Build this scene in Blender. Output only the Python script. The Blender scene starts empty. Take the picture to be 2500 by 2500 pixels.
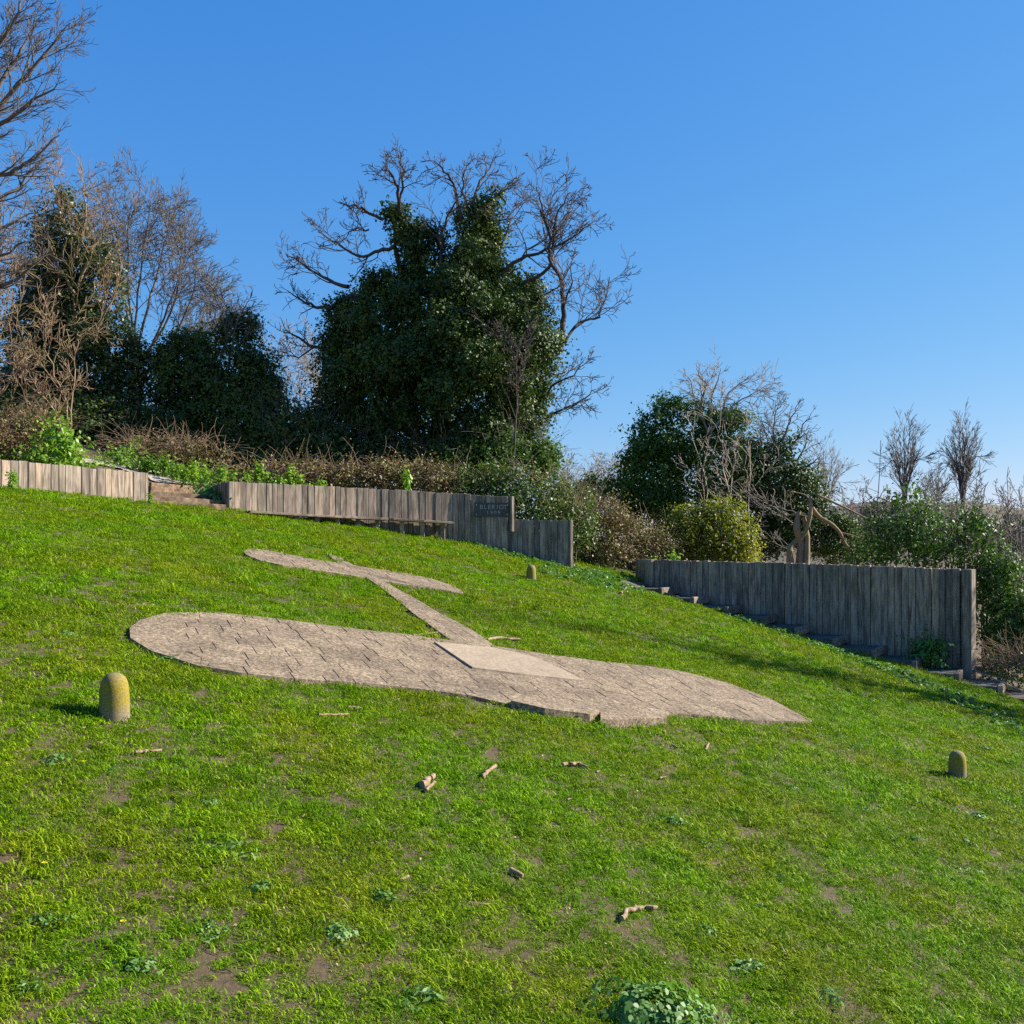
import bpy, bmesh, math, random
import numpy as np
from mathutils import Vector, Matrix

# ------------------------------------------------------------------ camera, sky, sun, exposure
SC = bpy.context.scene
COL = SC.collection
F = 2401.0                    # focal length in pixels of the 2500 px photograph
HOR = 1340.0                  # row of the eye-level horizon
EYE = 1.70                    # eye height over the bank it stands on
SUN_AZ, SUN_EL = math.radians(77.0), math.radians(30.0)   # clockwise from the view direction

cam = bpy.data.cameras.new('camera')
cam.sensor_width = 36.0
cam.lens = 36.0 * F / 2500.0
cam.shift_y = (HOR - 1250.0) / 2500.0
cam.clip_start, cam.clip_end = 0.1, 4000.0
camo = bpy.data.objects.new('camera', cam)
camo.location = (0, 0, EYE)
camo.rotation_euler = (math.radians(90), 0, 0)
COL.objects.link(camo)
SC.camera = camo

world = bpy.data.worlds.new('World')
SC.world = world
world.use_nodes = True
wn = world.node_tree
wn.nodes.clear()
sky = wn.nodes.new('ShaderNodeTexSky')
sky.sky_type = 'NISHITA'
sky.sun_disc = False
sky.sun_elevation = SUN_EL
sky.sun_rotation = SUN_AZ
sky.altitude = 0
sky.air_density = 1.0
sky.dust_density = 0.0
sky.ozone_density = 1.0
# the camera's rendering of a clear blue sky: one tone curve for each channel, the same over the whole sky
EXPO = 1.2
spl = wn.nodes.new('ShaderNodeSeparateColor'); cmb = wn.nodes.new('ShaderNodeCombineColor')
for ch, (a_, g_) in enumerate(((0.0537, 1.20), (0.1737, 0.685), (0.5076, 0.316))):
    pw_ = wn.nodes.new('ShaderNodeMath'); pw_.operation = 'POWER'; pw_.inputs[1].default_value = g_
    ml_ = wn.nodes.new('ShaderNodeMath'); ml_.operation = 'MULTIPLY'; ml_.inputs[1].default_value = a_ / 0.1 / 2 ** EXPO
    wn.links.new(spl.outputs[ch], pw_.inputs[0]); wn.links.new(pw_.outputs[0], ml_.inputs[0]); wn.links.new(ml_.outputs[0], cmb.inputs[ch])
bg = wn.nodes.new('ShaderNodeBackground')
bg.inputs['Strength'].default_value = 0.10
wo = wn.nodes.new('ShaderNodeOutputWorld')
wn.links.new(sky.outputs[0], spl.inputs[0])
wn.links.new(cmb.outputs[0], bg.inputs[0])
wn.links.new(bg.outputs[0], wo.inputs[0])

sun = bpy.data.lights.new('sun', 'SUN')
sun.energy = 5.0
sun.angle = math.radians(0.55)
sun.color = (1.0, 0.93, 0.82)
suno = bpy.data.objects.new('sun', sun)
sd = Vector((math.sin(SUN_AZ) * math.cos(SUN_EL), math.cos(SUN_AZ) * math.cos(SUN_EL), math.sin(SUN_EL)))
suno.rotation_euler = sd.to_track_quat('Z', 'Y').to_euler()
suno.location = sd * 60
COL.objects.link(suno)

SC.view_settings.view_transform = 'Standard'
SC.view_settings.look = 'None'
SC.view_settings.exposure = EXPO
SC.view_settings.gamma = 1.0
SC.render.engine = 'CYCLES'
SC.cycles.max_bounces = 6
SC.cycles.diffuse_bounces = 3
SC.cycles.glossy_bounces = 2
SC.cycles.transmission_bounces = 3
SC.cycles.use_denoising = False

R = np.random.default_rng(11)
random.seed(5)

# ------------------------------------------------------------------ terrain
PA, PB, PC = -0.238, 0.0933, -3.38        # the lawn is a tilted plane (eye-relative)

def ssat(v, a, w):
    """identity below a, then levels off after another w"""
    v = np.asarray(v, float)
    return np.where(v > a, a + w * (1 - np.exp(-np.maximum(v - a, 0) / w)), v)

def plane(x, y):
    xe = ssat(x, 18, 14)
    xe = -ssat(-xe, 22, 16)
    ye = ssat(y, 44, 14)
    return PA * xe + PB * ye + PC

CTRL = []     # x, y, residual
def ctrl(px, py, d, sg=2.6):
    x = (px - 1250) / F * d
    z = (HOR - py) / F * d
    CTRL.append((x, d, z - float(plane(x, d)), sg))
for a in ((555, 1246, 28.3), (640, 1258, 29.1), (800, 1280, 30.5), (950, 1292, 31.6), (1100, 1312, 32.4), (1245, 1346, 32.8), (1390, 1388, 32.8),
          (0, 1201, 22.5), (180, 1212, 24.2), (360, 1228, 26.0), (460, 1236, 27.6),
          (1590, 1430, 33.5), (1800, 1490, 32.2), (2000, 1550, 30.9), (2200, 1602, 29.6), (2370, 1644, 28.5), (2480, 1712, 26.5),
          (1297, 1420, 28.0)):
    ctrl(*a)
for x, y, rz in ((-3, 37.5, 1.0), (1, 38.5, 0.9), (-8, 35, .5), (4, 40, .4)):
    CTRL.append((x, y, rz, 2.4))
for x, y in ((-7, 24), (-3, 27), (0, 22), (4, 25), (8, 24), (0, 15), (-5, 12), (6, 13), (-8, 18), (2, 9), (10, 20), (-4, 20)):
    CTRL.append((x, y, 0.0, 4.0))
CT = np.array(CTRL)

def gz(x, y):
    """ground height in world space"""
    x = np.asarray(x, float); y = np.asarray(y, float)
    num = np.zeros(np.broadcast(x, y).shape); den = np.full(num.shape, 0.25)
    for cx, cy, r, s in CT:
        w = np.exp(-((x - cx) ** 2 + (y - cy) ** 2) / (2 * s * s))
        num = num + w * r; den = den + w
    z = plane(x, y) + num / den
    # low undulation of the turf
    z = z + 0.018 * np.sin(x * 1.3 + 0.6 * y) * np.sin(y * 1.1 - 0.4 * x + 1.0) + 0.010 * np.sin(3.1 * x + 1.7) * np.sin(2.7 * y)
    # bank on which the camera stands
    t = np.clip((4.4 - y) / 4.4, 0, 1)
    z = z + (np.maximum(-EYE - z, 0)) * (t * t * (3 - 2 * t)) * np.exp(-(x / 9.0) ** 2)
    return z + EYE

def P(px, py, d):
    return Vector(((px - 1250) / F * d, d, EYE + (HOR - py) / F * d))

def G(px, py):
    """pixel -> point of the ground"""
    u, v = (px - 1250) / F, (HOR - py) / F
    ds = np.arange(3.5, 90, 0.05)
    below = EYE + v * ds - gz(u * ds, ds)
    i = int(np.argmax(below <= 0)) if (below <= 0).any() else len(ds) - 1
    d0, d1 = ds[max(i - 1, 0)], ds[i]
    b0, b1 = below[max(i - 1, 0)], below[i]
    d = d0 + (d1 - d0) * (b0 / (b0 - b1) if b0 != b1 else 0)
    return Vector((u * d, d, float(gz(u * d, d))))

# ------------------------------------------------------------------ mesh and object helpers
def mesh_np(name, v, f, tone=None):
    v = np.asarray(v, np.float32).reshape(-1, 3); f = np.asarray(f, np.int32)
    n, k = f.shape
    me = bpy.data.meshes.new(name)
    me.vertices.add(len(v)); me.vertices.foreach_set('co', v.ravel())
    me.loops.add(n * k); me.loops.foreach_set('vertex_index', f.ravel())
    me.polygons.add(n)
    me.polygons.foreach_set('loop_start', np.arange(0, n * k, k, dtype=np.int32))
    if tone is not None:
        a = me.attributes.new('tone', 'FLOAT', 'POINT')
        a.data.foreach_set('value', np.asarray(tone, np.float32))
    me.update(calc_edges=True)
    me.validate()
    return me

def link(name, me, mat, parent=None, loc=(0, 0, 0), smooth=False):
    o = bpy.data.objects.new(name, me)
    COL.objects.link(o)
    o.location = loc
    if me is not None and mat is not None and not me.materials:
        me.materials.append(mat)
    if parent is not None:
        o.parent = parent
    if smooth and me is not None:
        me.polygons.foreach_set('use_smooth', np.ones(len(me.polygons), bool))
    return o

def empty(name, loc, rz=0):
    o = bpy.data.objects.new(name, None)
    o.empty_display_size = 0.2
    o.location = loc; o.rotation_euler = (0, 0, rz)
    COL.objects.link(o)
    return o

def tag(o, label=None, cat=None, group=None, kind=None):
    if label: o['label'] = label
    if cat: o['category'] = cat
    if group: o['group'] = group
    if kind: o['kind'] = kind
    return o

def bm_mesh(bm, name):
    bmesh.ops.recalc_face_normals(bm, faces=bm.faces)
    me = bpy.data.meshes.new(name); bm.to_mesh(me); bm.free()
    return me

def prism(poly, z0, z1, name, tops=None, cham=0.0):
    """vertical prism over a plan polygon; tops = height for each corner"""
    bm = bmesh.new()
    n = len(poly)
    tz = tops if tops is not None else [z1] * n
    bz = z0 if hasattr(z0, '__len__') else [z0] * n
    cx = sum(p[0] for p in poly) / n; cy = sum(p[1] for p in poly) / n
    lo = [bm.verts.new((p[0], p[1], bz[i])) for i, p in enumerate(poly)]
    if cham > 0:
        mid = [bm.verts.new((p[0], p[1], tz[i] - cham)) for i, p in enumerate(poly)]
        top = []
        for i, p in enumerate(poly):
            dx, dy = cx - p[0], cy - p[1]; l = math.hypot(dx, dy) or 1
            top.append(bm.verts.new((p[0] + dx / l * cham, p[1] + dy / l * cham, tz[i])))
        rings = [lo, mid, top]
    else:
        rings = [lo, [bm.verts.new((p[0], p[1], tz[i])) for i, p in enumerate(poly)]]
    for a, b in zip(rings[:-1], rings[1:]):
        for i in range(n):
            bm.faces.new((a[i], a[(i + 1) % n], b[(i + 1) % n], b[i]))
    bm.faces.new(rings[-1]); bm.faces.new(list(reversed(lo)))
    return bm_mesh(bm, name)

def rbox(sx, sy, z0, z1, c, name):
    """upright board, long edges chamfered"""
    a, b = sx / 2, sy / 2
    poly = [(-a + c, -b), (a - c, -b), (a, -b + c), (a, b - c), (a - c, b), (-a + c, b), (-a, b - c), (-a, -b + c)]
    return prism(poly, z0, z1, name, cham=c)

def wbox(p0, p1, w, h, name, c=0.01):
    """beam from p0 to p1 (centres of the end faces), width w (horizontal), height h, slightly chamfered"""
    p0, p1 = Vector(p0), Vector(p1)
    d = (p1 - p0).normalized(); s = d.cross(Vector((0, 0, 1))).normalized(); u = s.cross(d)
    prof = [(-w / 2 + c, -h / 2), (w / 2 - c, -h / 2), (w / 2, -h / 2 + c), (w / 2, h / 2 - c), (w / 2 - c, h / 2), (-w / 2 + c, h / 2), (-w / 2, h / 2 - c), (-w / 2, -h / 2 + c)]
    bm = bmesh.new()
    A = [bm.verts.new(p0 + s * a + u * b) for a, b in prof]
    B = [bm.verts.new(p1 + s * a + u * b) for a, b in prof]
    for i in range(8):
        bm.faces.new((A[i], A[(i + 1) % 8], B[(i + 1) % 8], B[i]))
    bm.faces.new(A); bm.faces.new(B)
    return bm_mesh(bm, name)

# ------------------------------------------------------------------ materials
MATS = {}
def new_mat(name):
    m = bpy.data.materials.new(name); m.use_nodes = True
    nt = m.node_tree; nt.nodes.clear()
    out = nt.nodes.new('ShaderNodeOutputMaterial')
    MATS[name] = m
    return m, nt, out

def N(nt, t, **kw):
    n = nt.nodes.new(t)
    for k, v in kw.items():
        if k in n.inputs: n.inputs[k].default_value = v
        else: setattr(n, k, v)
    return n

def ramp(nt, stops, fac=None, interp='LINEAR'):
    r = nt.nodes.new('ShaderNodeValToRGB'); r.color_ramp.interpolation = interp
    e = r.color_ramp.elements
    while len(e) < len(stops): e.new(0.5)
    for el, (p, c) in zip(e, stops):
        el.position = p; el.color = (c[0], c[1], c[2], 1)
    if fac is not None: nt.links.new(fac, r.inputs[0])
    return r

def mixc(nt, fac, a, b, bt='MIX'):
    m = nt.nodes.new('ShaderNodeMix'); m.data_type = 'RGBA'; m.blend_type = bt
    for sock, val in ((m.inputs[0], fac), (m.inputs[6], a), (m.inputs[7], b)):
        if isinstance(val, (int, float)): sock.default_value = val
        elif isinstance(val, tuple): sock.default_value = (*val, 1)
        else: nt.links.new(val, sock)
    return m.outputs[2]

def leaf_mat(name, stops, rough=0.42, spec=0.45, transl=0.28, tcol=None, nscale=0.35, nmix=0.45, source='tone'):
    m, nt, out = new_mat(name)
    if source == 'tone':
        at = N(nt, 'ShaderNodeAttribute', attribute_name='tone'); fac = at.outputs['Fac']
    else:
        at = N(nt, 'ShaderNodeObjectInfo'); fac = at.outputs['Random']
    geo = N(nt, 'ShaderNodeNewGeometry')
    ns = N(nt, 'ShaderNodeTexNoise', Scale=nscale, Detail=3.0)
    nt.links.new(geo.outputs['Position'], ns.inputs['Vector'])
    mx = nt.nodes.new('ShaderNodeMix'); mx.data_type = 'FLOAT'; mx.inputs[0].default_value = nmix
    nt.links.new(fac, mx.inputs[2])
    mr = N(nt, 'ShaderNodeMapRange'); mr.inputs[1].default_value = 0.3; mr.inputs[2].default_value = 0.7
    nt.links.new(ns.outputs[0], mr.inputs[0]); nt.links.new(mr.outputs[0], mx.inputs[3])
    cr = ramp(nt, stops, mx.outputs[0])
    pb = N(nt, 'ShaderNodeBsdfPrincipled', Roughness=rough)
    pb.inputs['Specular IOR Level'].default_value = spec
    nt.links.new(cr.outputs[0], pb.inputs['Base Color'])
    tr = N(nt, 'ShaderNodeBsdfTranslucent')
    tc = mixc(nt, 1.0, cr.outputs[0], tcol or (1.0, 1.25, 0.5), 'MULTIPLY')
    nt.links.new(tc, tr.inputs[0])
    ms = N(nt, 'ShaderNodeMixShader'); ms.inputs[0].default_value = transl
    nt.links.new(pb.outputs[0], ms.inputs[1]); nt.links.new(tr.outputs[0], ms.inputs[2])
    nt.links.new(ms.outputs[0], out.inputs[0])
    return m

def bark_mat(name, a, b, scale=6.0, moss=None):
    m, nt, out = new_mat(name)
    tc = N(nt, 'ShaderNodeTexCoord')
    mp = N(nt, 'ShaderNodeMapping'); mp.inputs['Scale'].default_value = (1, 1, 0.35)
    nt.links.new(tc.outputs['Object'], mp.inputs[0])
    ns = N(nt, 'ShaderNodeTexNoise', Scale=scale, Detail=6.0, Roughness=0.7)
    nt.links.new(mp.outputs[0], ns.inputs['Vector'])
    cr = ramp(nt, [(0.3, a), (0.7, b)], ns.outputs[0])
    col = cr.outputs[0]
    if moss:
        n2 = N(nt, 'ShaderNodeTexNoise', Scale=0.8, Detail=3.0)
        nt.links.new(tc.outputs['Object'], n2.inputs['Vector'])
        r2 = ramp(nt, [(0.45, (0, 0, 0)), (0.62, (1, 1, 1))], n2.outputs[0])
        col = mixc(nt, r2.outputs[0], col, moss)
    pb = N(nt, 'ShaderNodeBsdfPrincipled', Roughness=0.9)
    pb.inputs['Specular IOR Level'].default_value = 0.2
    nt.links.new(col, pb.inputs['Base Color'])
    bp = N(nt, 'ShaderNodeBump', Strength=0.5, Distance=0.02)
    nt.links.new(ns.outputs[0], bp.inputs['Height']); nt.links.new(bp.outputs[0], pb.inputs['Normal'])
    nt.links.new(pb.outputs[0], out.inputs[0])
    return m

# foliage
leaf_mat('ivy', [(0.0, (0.020, 0.040, 0.011)), (0.45, (0.058, 0.098, 0.017)), (0.8, (0.14, 0.18, 0.028)), (1.0, (0.22, 0.23, 0.04))], rough=0.55, spec=0.28, transl=0.14)
leaf_mat('ivy_olive', [(0.0, (0.026, 0.042, 0.012)), (0.5, (0.058, 0.085, 0.018)), (0.85, (0.105, 0.135, 0.025)), (1.0, (0.18, 0.17, 0.04))], rough=0.42, transl=0.2)
leaf_mat('bramble_leaf', [(0.0, (0.11, 0.070, 0.032)), (0.3, (0.21, 0.125, 0.055)), (0.5, (0.17, 0.14, 0.045)), (0.75, (0.14, 0.18, 0.04)), (1.0, (0.34, 0.23, 0.11))], rough=0.6, transl=0.2, nscale=0.6)
leaf_mat('bramble_green', [(0.0, (0.05, 0.085, 0.016)), (0.5, (0.10, 0.155, 0.025)), (0.8, (0.17, 0.19, 0.035)), (1.0, (0.26, 0.13, 0.06))], rough=0.5, transl=0.25, nscale=0.6)
leaf_mat('fresh', [(0.0, (0.09, 0.18, 0.016)), (0.5, (0.18, 0.32, 0.022)), (1.0, (0.32, 0.45, 0.035))], rough=0.5, transl=0.32)
leaf_mat('yellow_green', [(0.0, (0.06, 0.09, 0.012)), (0.35, (0.16, 0.18, 0.018)), (0.7, (0.36, 0.33, 0.02)), (1.0, (0.52, 0.42, 0.02))], rough=0.5, transl=0.4)
leaf_mat('shrub_green', [(0.0, (0.032, 0.075, 0.012)), (0.5, (0.075, 0.145, 0.020)), (1.0, (0.16, 0.24, 0.035))], rough=0.55, spec=0.28, transl=0.25)
leaf_mat('weed', [(0.0, (0.055, 0.135, 0.022)), (0.5, (0.115, 0.23, 0.045)), (1.0, (0.26, 0.37, 0.12))], rough=0.5, spec=0.35, transl=0.28, nscale=1.2)
bark_mat('bark_grey', (0.075, 0.062, 0.052), (0.19, 0.165, 0.14))
bark_mat('bark_dark', (0.045, 0.035, 0.030), (0.12, 0.095, 0.080))
bark_mat('bark_pale', (0.17, 0.14, 0.11), (0.33, 0.28, 0.22))
bark_mat('bark_tan', (0.15, 0.095, 0.058), (0.34, 0.24, 0.155), moss=(0.24, 0.19, 0.09))
bark_mat('cane', (0.12, 0.080, 0.048), (0.26, 0.185, 0.115))
bark_mat('stick_wood', (0.13, 0.080, 0.045), (0.42, 0.30, 0.195), scale=25.0)

# grass blades
def grass_mat():
    m, nt, out = new_mat('grass')
    oi = N(nt, 'ShaderNodeObjectInfo')
    at = N(nt, 'ShaderNodeAttribute', attribute_name='tone')
    geo = N(nt, 'ShaderNodeNewGeometry')
    n1 = N(nt, 'ShaderNodeTexNoise', Scale=0.55, Detail=4.0, Roughness=0.6)
    n2 = N(nt, 'ShaderNodeTexNoise', Scale=2.6, Detail=3.0)
    for n in (n1, n2): nt.links.new(geo.outputs['Position'], n.inputs['Vector'])
    fresh = ramp(nt, [(0.0, (0.065, 0.150, 0.003)), (0.45, (0.165, 0.320, 0.004)), (0.8, (0.290, 0.450, 0.008)), (1.0, (0.46, 0.55, 0.04))], at.outputs['Fac'])
    olive = ramp(nt, [(0.0, (0.085, 0.145, 0.003)), (0.5, (0.225, 0.310, 0.006)), (0.85, (0.40, 0.43, 0.018)), (1.0, (0.55, 0.42, 0.12))], at.outputs['Fac'])
    r1 = ramp(nt, [(0.40, (0, 0, 0)), (0.62, (1, 1, 1))], n1.outputs[0])
    c = mixc(nt, r1.outputs[0], fresh.outputs[0], olive.outputs[0])
    r2 = ramp(nt, [(0.35, (0.72, 0.78, 0.8)), (0.65, (1.12, 1.1, 1.0))], n2.outputs[0])
    c = mixc(nt, 1.0, c, r2.outputs[0], 'MULTIPLY')
    r3 = ramp(nt, [(0.0, (0.85, 0.88, 0.8)), (1.0, (1.12, 1.1, 1.1))], oi.outputs['Random'])
    c = mixc(nt, 1.0, c, r3.outputs[0], 'MULTIPLY')
    pb = N(nt, 'ShaderNodeBsdfPrincipled', Roughness=0.5)
    pb.inputs['Specular IOR Level'].default_value = 0.12
    nt.links.new(c, pb.inputs['Base Color'])
    tr = N(nt, 'ShaderNodeBsdfTranslucent')
    nt.links.new(mixc(nt, 1.0, c, (1.1, 1.2, 0.5), 'MULTIPLY'), tr.inputs[0])
    ms = N(nt, 'ShaderNodeMixShader'); ms.inputs[0].default_value = 0.33
    nt.links.new(pb.outputs[0], ms.inputs[1]); nt.links.new(tr.outputs[0], ms.inputs[2])
    nt.links.new(ms.outputs[0], out.inputs[0])
grass_mat()

def ground_mat():
    m, nt, out = new_mat('turf_soil')
    geo = N(nt, 'ShaderNodeNewGeometry')
    n1 = N(nt, 'ShaderNodeTexNoise', Scale=26.0, Detail=8.0, Roughness=0.75)
    n2 = N(nt, 'ShaderNodeTexNoise', Scale=0.8, Detail=4.0)
    for n in (n1, n2): nt.links.new(geo.outputs['Position'], n.inputs['Vector'])
    soil = ramp(nt, [(0.3, (0.040, 0.024, 0.013)), (0.7, (0.150, 0.094, 0.050))], n1.outputs[0])
    moss = ramp(nt, [(0.3, (0.030, 0.055, 0.008)), (0.7, (0.10, 0.125, 0.018))], n1.outputs[0])
    r = ramp(nt, [(0.36, (0, 0, 0)), (0.62, (1, 1, 1))], n2.outputs[0])
    c = mixc(nt, 0.12, soil.outputs[0], moss.outputs[0])
    pb = N(nt, 'ShaderNodeBsdfPrincipled', Roughness=0.95)
    nt.links.new(c, pb.inputs['Base Color'])
    bp = N(nt, 'ShaderNodeBump', Strength=0.8, Distance=0.03)
    nt.links.new(n1.outputs[0], bp.inputs['Height']); nt.links.new(bp.outputs[0], pb.inputs['Normal'])
    nt.links.new(pb.outputs[0], out.inputs[0])
ground_mat()

def wood_mat(name, dark, mid, pale, damp=0.25, algae=0.25, sc=((26, 26, 1.6), (7, 7, 1.1))):
    m, nt, out = new_mat(name)
    tc = N(nt, 'ShaderNodeTexCoord'); oi = N(nt, 'ShaderNodeObjectInfo')
    mul = N(nt, 'ShaderNodeMath', operation='MULTIPLY'); mul.inputs[1].default_value = 57.0
    nt.links.new(oi.outputs['Random'], mul.inputs[0])
    ad = N(nt, 'ShaderNodeVectorMath', operation='ADD')
    nt.links.new(tc.outputs['Object'], ad.inputs[0]); nt.links.new(mul.outputs[0], ad.inputs[1])
    mp = N(nt, 'ShaderNodeMapping'); mp.inputs['Scale'].default_value = sc[0]
    nt.links.new(ad.outputs[0], mp.inputs[0])
    ns = N(nt, 'ShaderNodeTexNoise', Scale=1.0, Detail=8.0, Roughness=0.72, Distortion=0.6)
    nt.links.new(mp.outputs[0], ns.inputs['Vector'])
    mp2 = N(nt, 'ShaderNodeMapping'); mp2.inputs['Scale'].default_value = sc[1]
    nt.links.new(ad.outputs[0], mp2.inputs[0])
    n2 = N(nt, 'ShaderNodeTexNoise', Scale=1.0, Detail=4.0, Distortion=0.8)
    nt.links.new(mp2.outputs[0], n2.inputs['Vector'])
    cr = ramp(nt, [(0.28, dark), (0.5, mid), (0.74, pale)], ns.outputs[0])
    st = ramp(nt, [(0.36, (0.42, 0.40, 0.40)), (0.56, (1, 1, 1))], n2.outputs[0])
    c = mixc(nt, 0.8, cr.outputs[0], mixc(nt, 1.0, cr.outputs[0], st.outputs[0], 'MULTIPLY'))
    tone = ramp(nt, [(0.0, (0.62, 0.62, 0.62)), (0.5, (1.0, 0.98, 0.95)), (1.0, (1.28, 1.18, 1.06))], oi.outputs['Random'])
    c = mixc(nt, 1.0, c, tone.outputs[0], 'MULTIPLY')
    n3 = N(nt, 'ShaderNodeTexNoise', Scale=2.3, Detail=4.0)
    nt.links.new(ad.outputs[0], n3.inputs['Vector'])
    r3 = ramp(nt, [(0.52, (0, 0, 0)), (0.7, (1, 1, 1))], n3.outputs[0])
    f3 = N(nt, 'ShaderNodeMath', operation='MULTIPLY'); f3.inputs[1].default_value = algae
    nt.links.new(r3.outputs[0], f3.inputs[0])
    c = mixc(nt, f3.outputs[0], c, (0.10, 0.11, 0.055))
    pb = N(nt, 'ShaderNodeBsdfPrincipled', Roughness=0.85)
    pb.inputs['Specular IOR Level'].default_value = 0.25
    nt.links.new(c, pb.inputs['Base Color'])
    bp = N(nt, 'ShaderNodeBump', Strength=0.6, Distance=0.008)
    nt.links.new(ns.outputs[0], bp.inputs['Height']); nt.links.new(bp.outputs[0], pb.inputs['Normal'])
    nt.links.new(pb.outputs[0], out.inputs[0])
    return m
wood_mat('oak_weathered', (0.085, 0.066, 0.050), (0.275, 0.222, 0.175), (0.48, 0.405, 0.33))
wood_mat('oak_sleeper', (0.10, 0.075, 0.055), (0.26, 0.20, 0.15), (0.44, 0.36, 0.28), sc=((9, 9, 9), (3, 3, 3)))

wood_mat('oak_brown', (0.055, 0.036, 0.022), (0.165, 0.112, 0.072), (0.31, 0.23, 0.155), sc=((9, 9, 9), (3, 3, 3)))

def stone_mat(name, cols, grain=30.0, bump=1.0, patch=0.6, moss=0.0):
    m, nt, out = new_mat(name)
    geo = N(nt, 'ShaderNodeNewGeometry'); oi = N(nt, 'ShaderNodeObjectInfo')
    vo = N(nt, 'ShaderNodeTexVoronoi', Scale=grain); vo.inputs['Randomness'].default_value = 1.0
    n1 = N(nt, 'ShaderNodeTexNoise', Scale=grain * 0.8, Detail=5.0, Roughness=0.75)
    n2 = N(nt, 'ShaderNodeTexNoise', Scale=1.7, Detail=4.0, Roughness=0.65)
    n4 = N(nt, 'ShaderNodeTexNoise', Scale=15.0, Detail=4.0, Roughness=0.7)
    for n in (vo, n1, n2, n4): nt.links.new(geo.outputs['Position'], n.inputs['Vector'])
    cr = ramp(nt, [(0.30, cols[0]), (0.52, cols[1]), (0.72, cols[2])], n1.outputs[0])
    dk = ramp(nt, [(0.34, (0.48, 0.46, 0.46)), (0.60, (1, 1, 1))], n2.outputs[0])
    c = mixc(nt, patch, cr.outputs[0], mixc(nt, 1.0, cr.outputs[0], dk.outputs[0], 'MULTIPLY'))
    d4 = ramp(nt, [(0.36, (0.36, 0.34, 0.33)), (0.56, (1.1, 1.1, 1.1))], n4.outputs[0])
    c = mixc(nt, patch, c, mixc(nt, 1.0, c, d4.outputs[0], 'MULTIPLY'))
    tn = ramp(nt, [(0.0, (0.84, 0.83, 0.83)), (1.0, (1.10, 1.09, 1.07))], oi.outputs['Random'])
    c = mixc(nt, 1.0, c, tn.outputs[0], 'MULTIPLY')
    if moss > 0:
        n3 = N(nt, 'ShaderNodeTexNoise', Scale=5.0, Detail=4.0)
        nt.links.new(geo.outputs['Position'], n3.inputs['Vector'])
        r3 = ramp(nt, [(0.60, (0, 0, 0)), (0.72, (moss, moss, moss))], n3.outputs[0])
        c = mixc(nt, r3.outputs[0], c, (0.12, 0.13, 0.03))
    pb = N(nt, 'ShaderNodeBsdfPrincipled', Roughness=0.9)
    pb.inputs['Specular IOR Level'].default_value = 0.25
    nt.links.new(c, pb.inputs['Base Color'])
    bp = N(nt, 'ShaderNodeBump', Strength=bump, Distance=0.012)
    nt.links.new(n1.outputs[0], bp.inputs['Height']); nt.links.new(bp.outputs[0], pb.inputs['Normal'])
    nt.links.new(pb.outputs[0], out.inputs[0])
    return m
stone_mat('sett_stone', ((0.050, 0.036, 0.024), (0.27, 0.205, 0.135), (0.53, 0.425, 0.30)), moss=0.35)
stone_mat('smooth_stone', ((0.22, 0.17, 0.115), (0.31, 0.245, 0.172), (0.40, 0.32, 0.23)), grain=20, bump=0.25, patch=0.25)
stone_mat('chalk_path', ((0.26, 0.22, 0.17), (0.46, 0.40, 0.32), (0.62, 0.56, 0.47)), grain=22, moss=0.3)
stone_mat('dirt_path', ((0.06, 0.05, 0.04), (0.13, 0.115, 0.095), (0.24, 0.21, 0.18)), grain=16, moss=0.5)

def simple_mat(name, col, rough=0.6, metal=0.0, spec=0.4):
    m, nt, out = new_mat(name)
    tc = N(nt, 'ShaderNodeTexCoord')
    ns = N(nt, 'ShaderNodeTexNoise', Scale=14.0, Detail=5.0)
    nt.links.new(tc.outputs['Object'], ns.inputs['Vector'])
    cr = ramp(nt, [(0.3, tuple(c * 0.65 for c in col)), (0.7, tuple(min(1, c * 1.25) for c in col))], ns.outputs[0])
    pb = N(nt, 'ShaderNodeBsdfPrincipled', Roughness=rough, Metallic=metal)
    pb.inputs['Specular IOR Level'].default_value = spec
    nt.links.new(cr.outputs[0], pb.inputs['Base Color'])
    nt.links.new(pb.outputs[0], out.inputs[0])
    return m
simple_mat('plate_metal', (0.062, 0.066, 0.058), 0.55, 0.35)
simple_mat('letter', (0.36, 0.34, 0.26), 0.6)
simple_mat('screw', (0.35, 0.33, 0.28), 0.4, 0.6)
simple_mat('dandelion', (0.75, 0.55, 0.02), 0.6)
simple_mat('rope', (0.30, 0.25, 0.19), 0.8)
simple_mat('litter', (0.42, 0.29, 0.17), 0.8)
simple_mat('hill', (0.15, 0.12, 0.075), 0.95)
simple_mat('hose', (0.035, 0.032, 0.030), 0.7)

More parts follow.
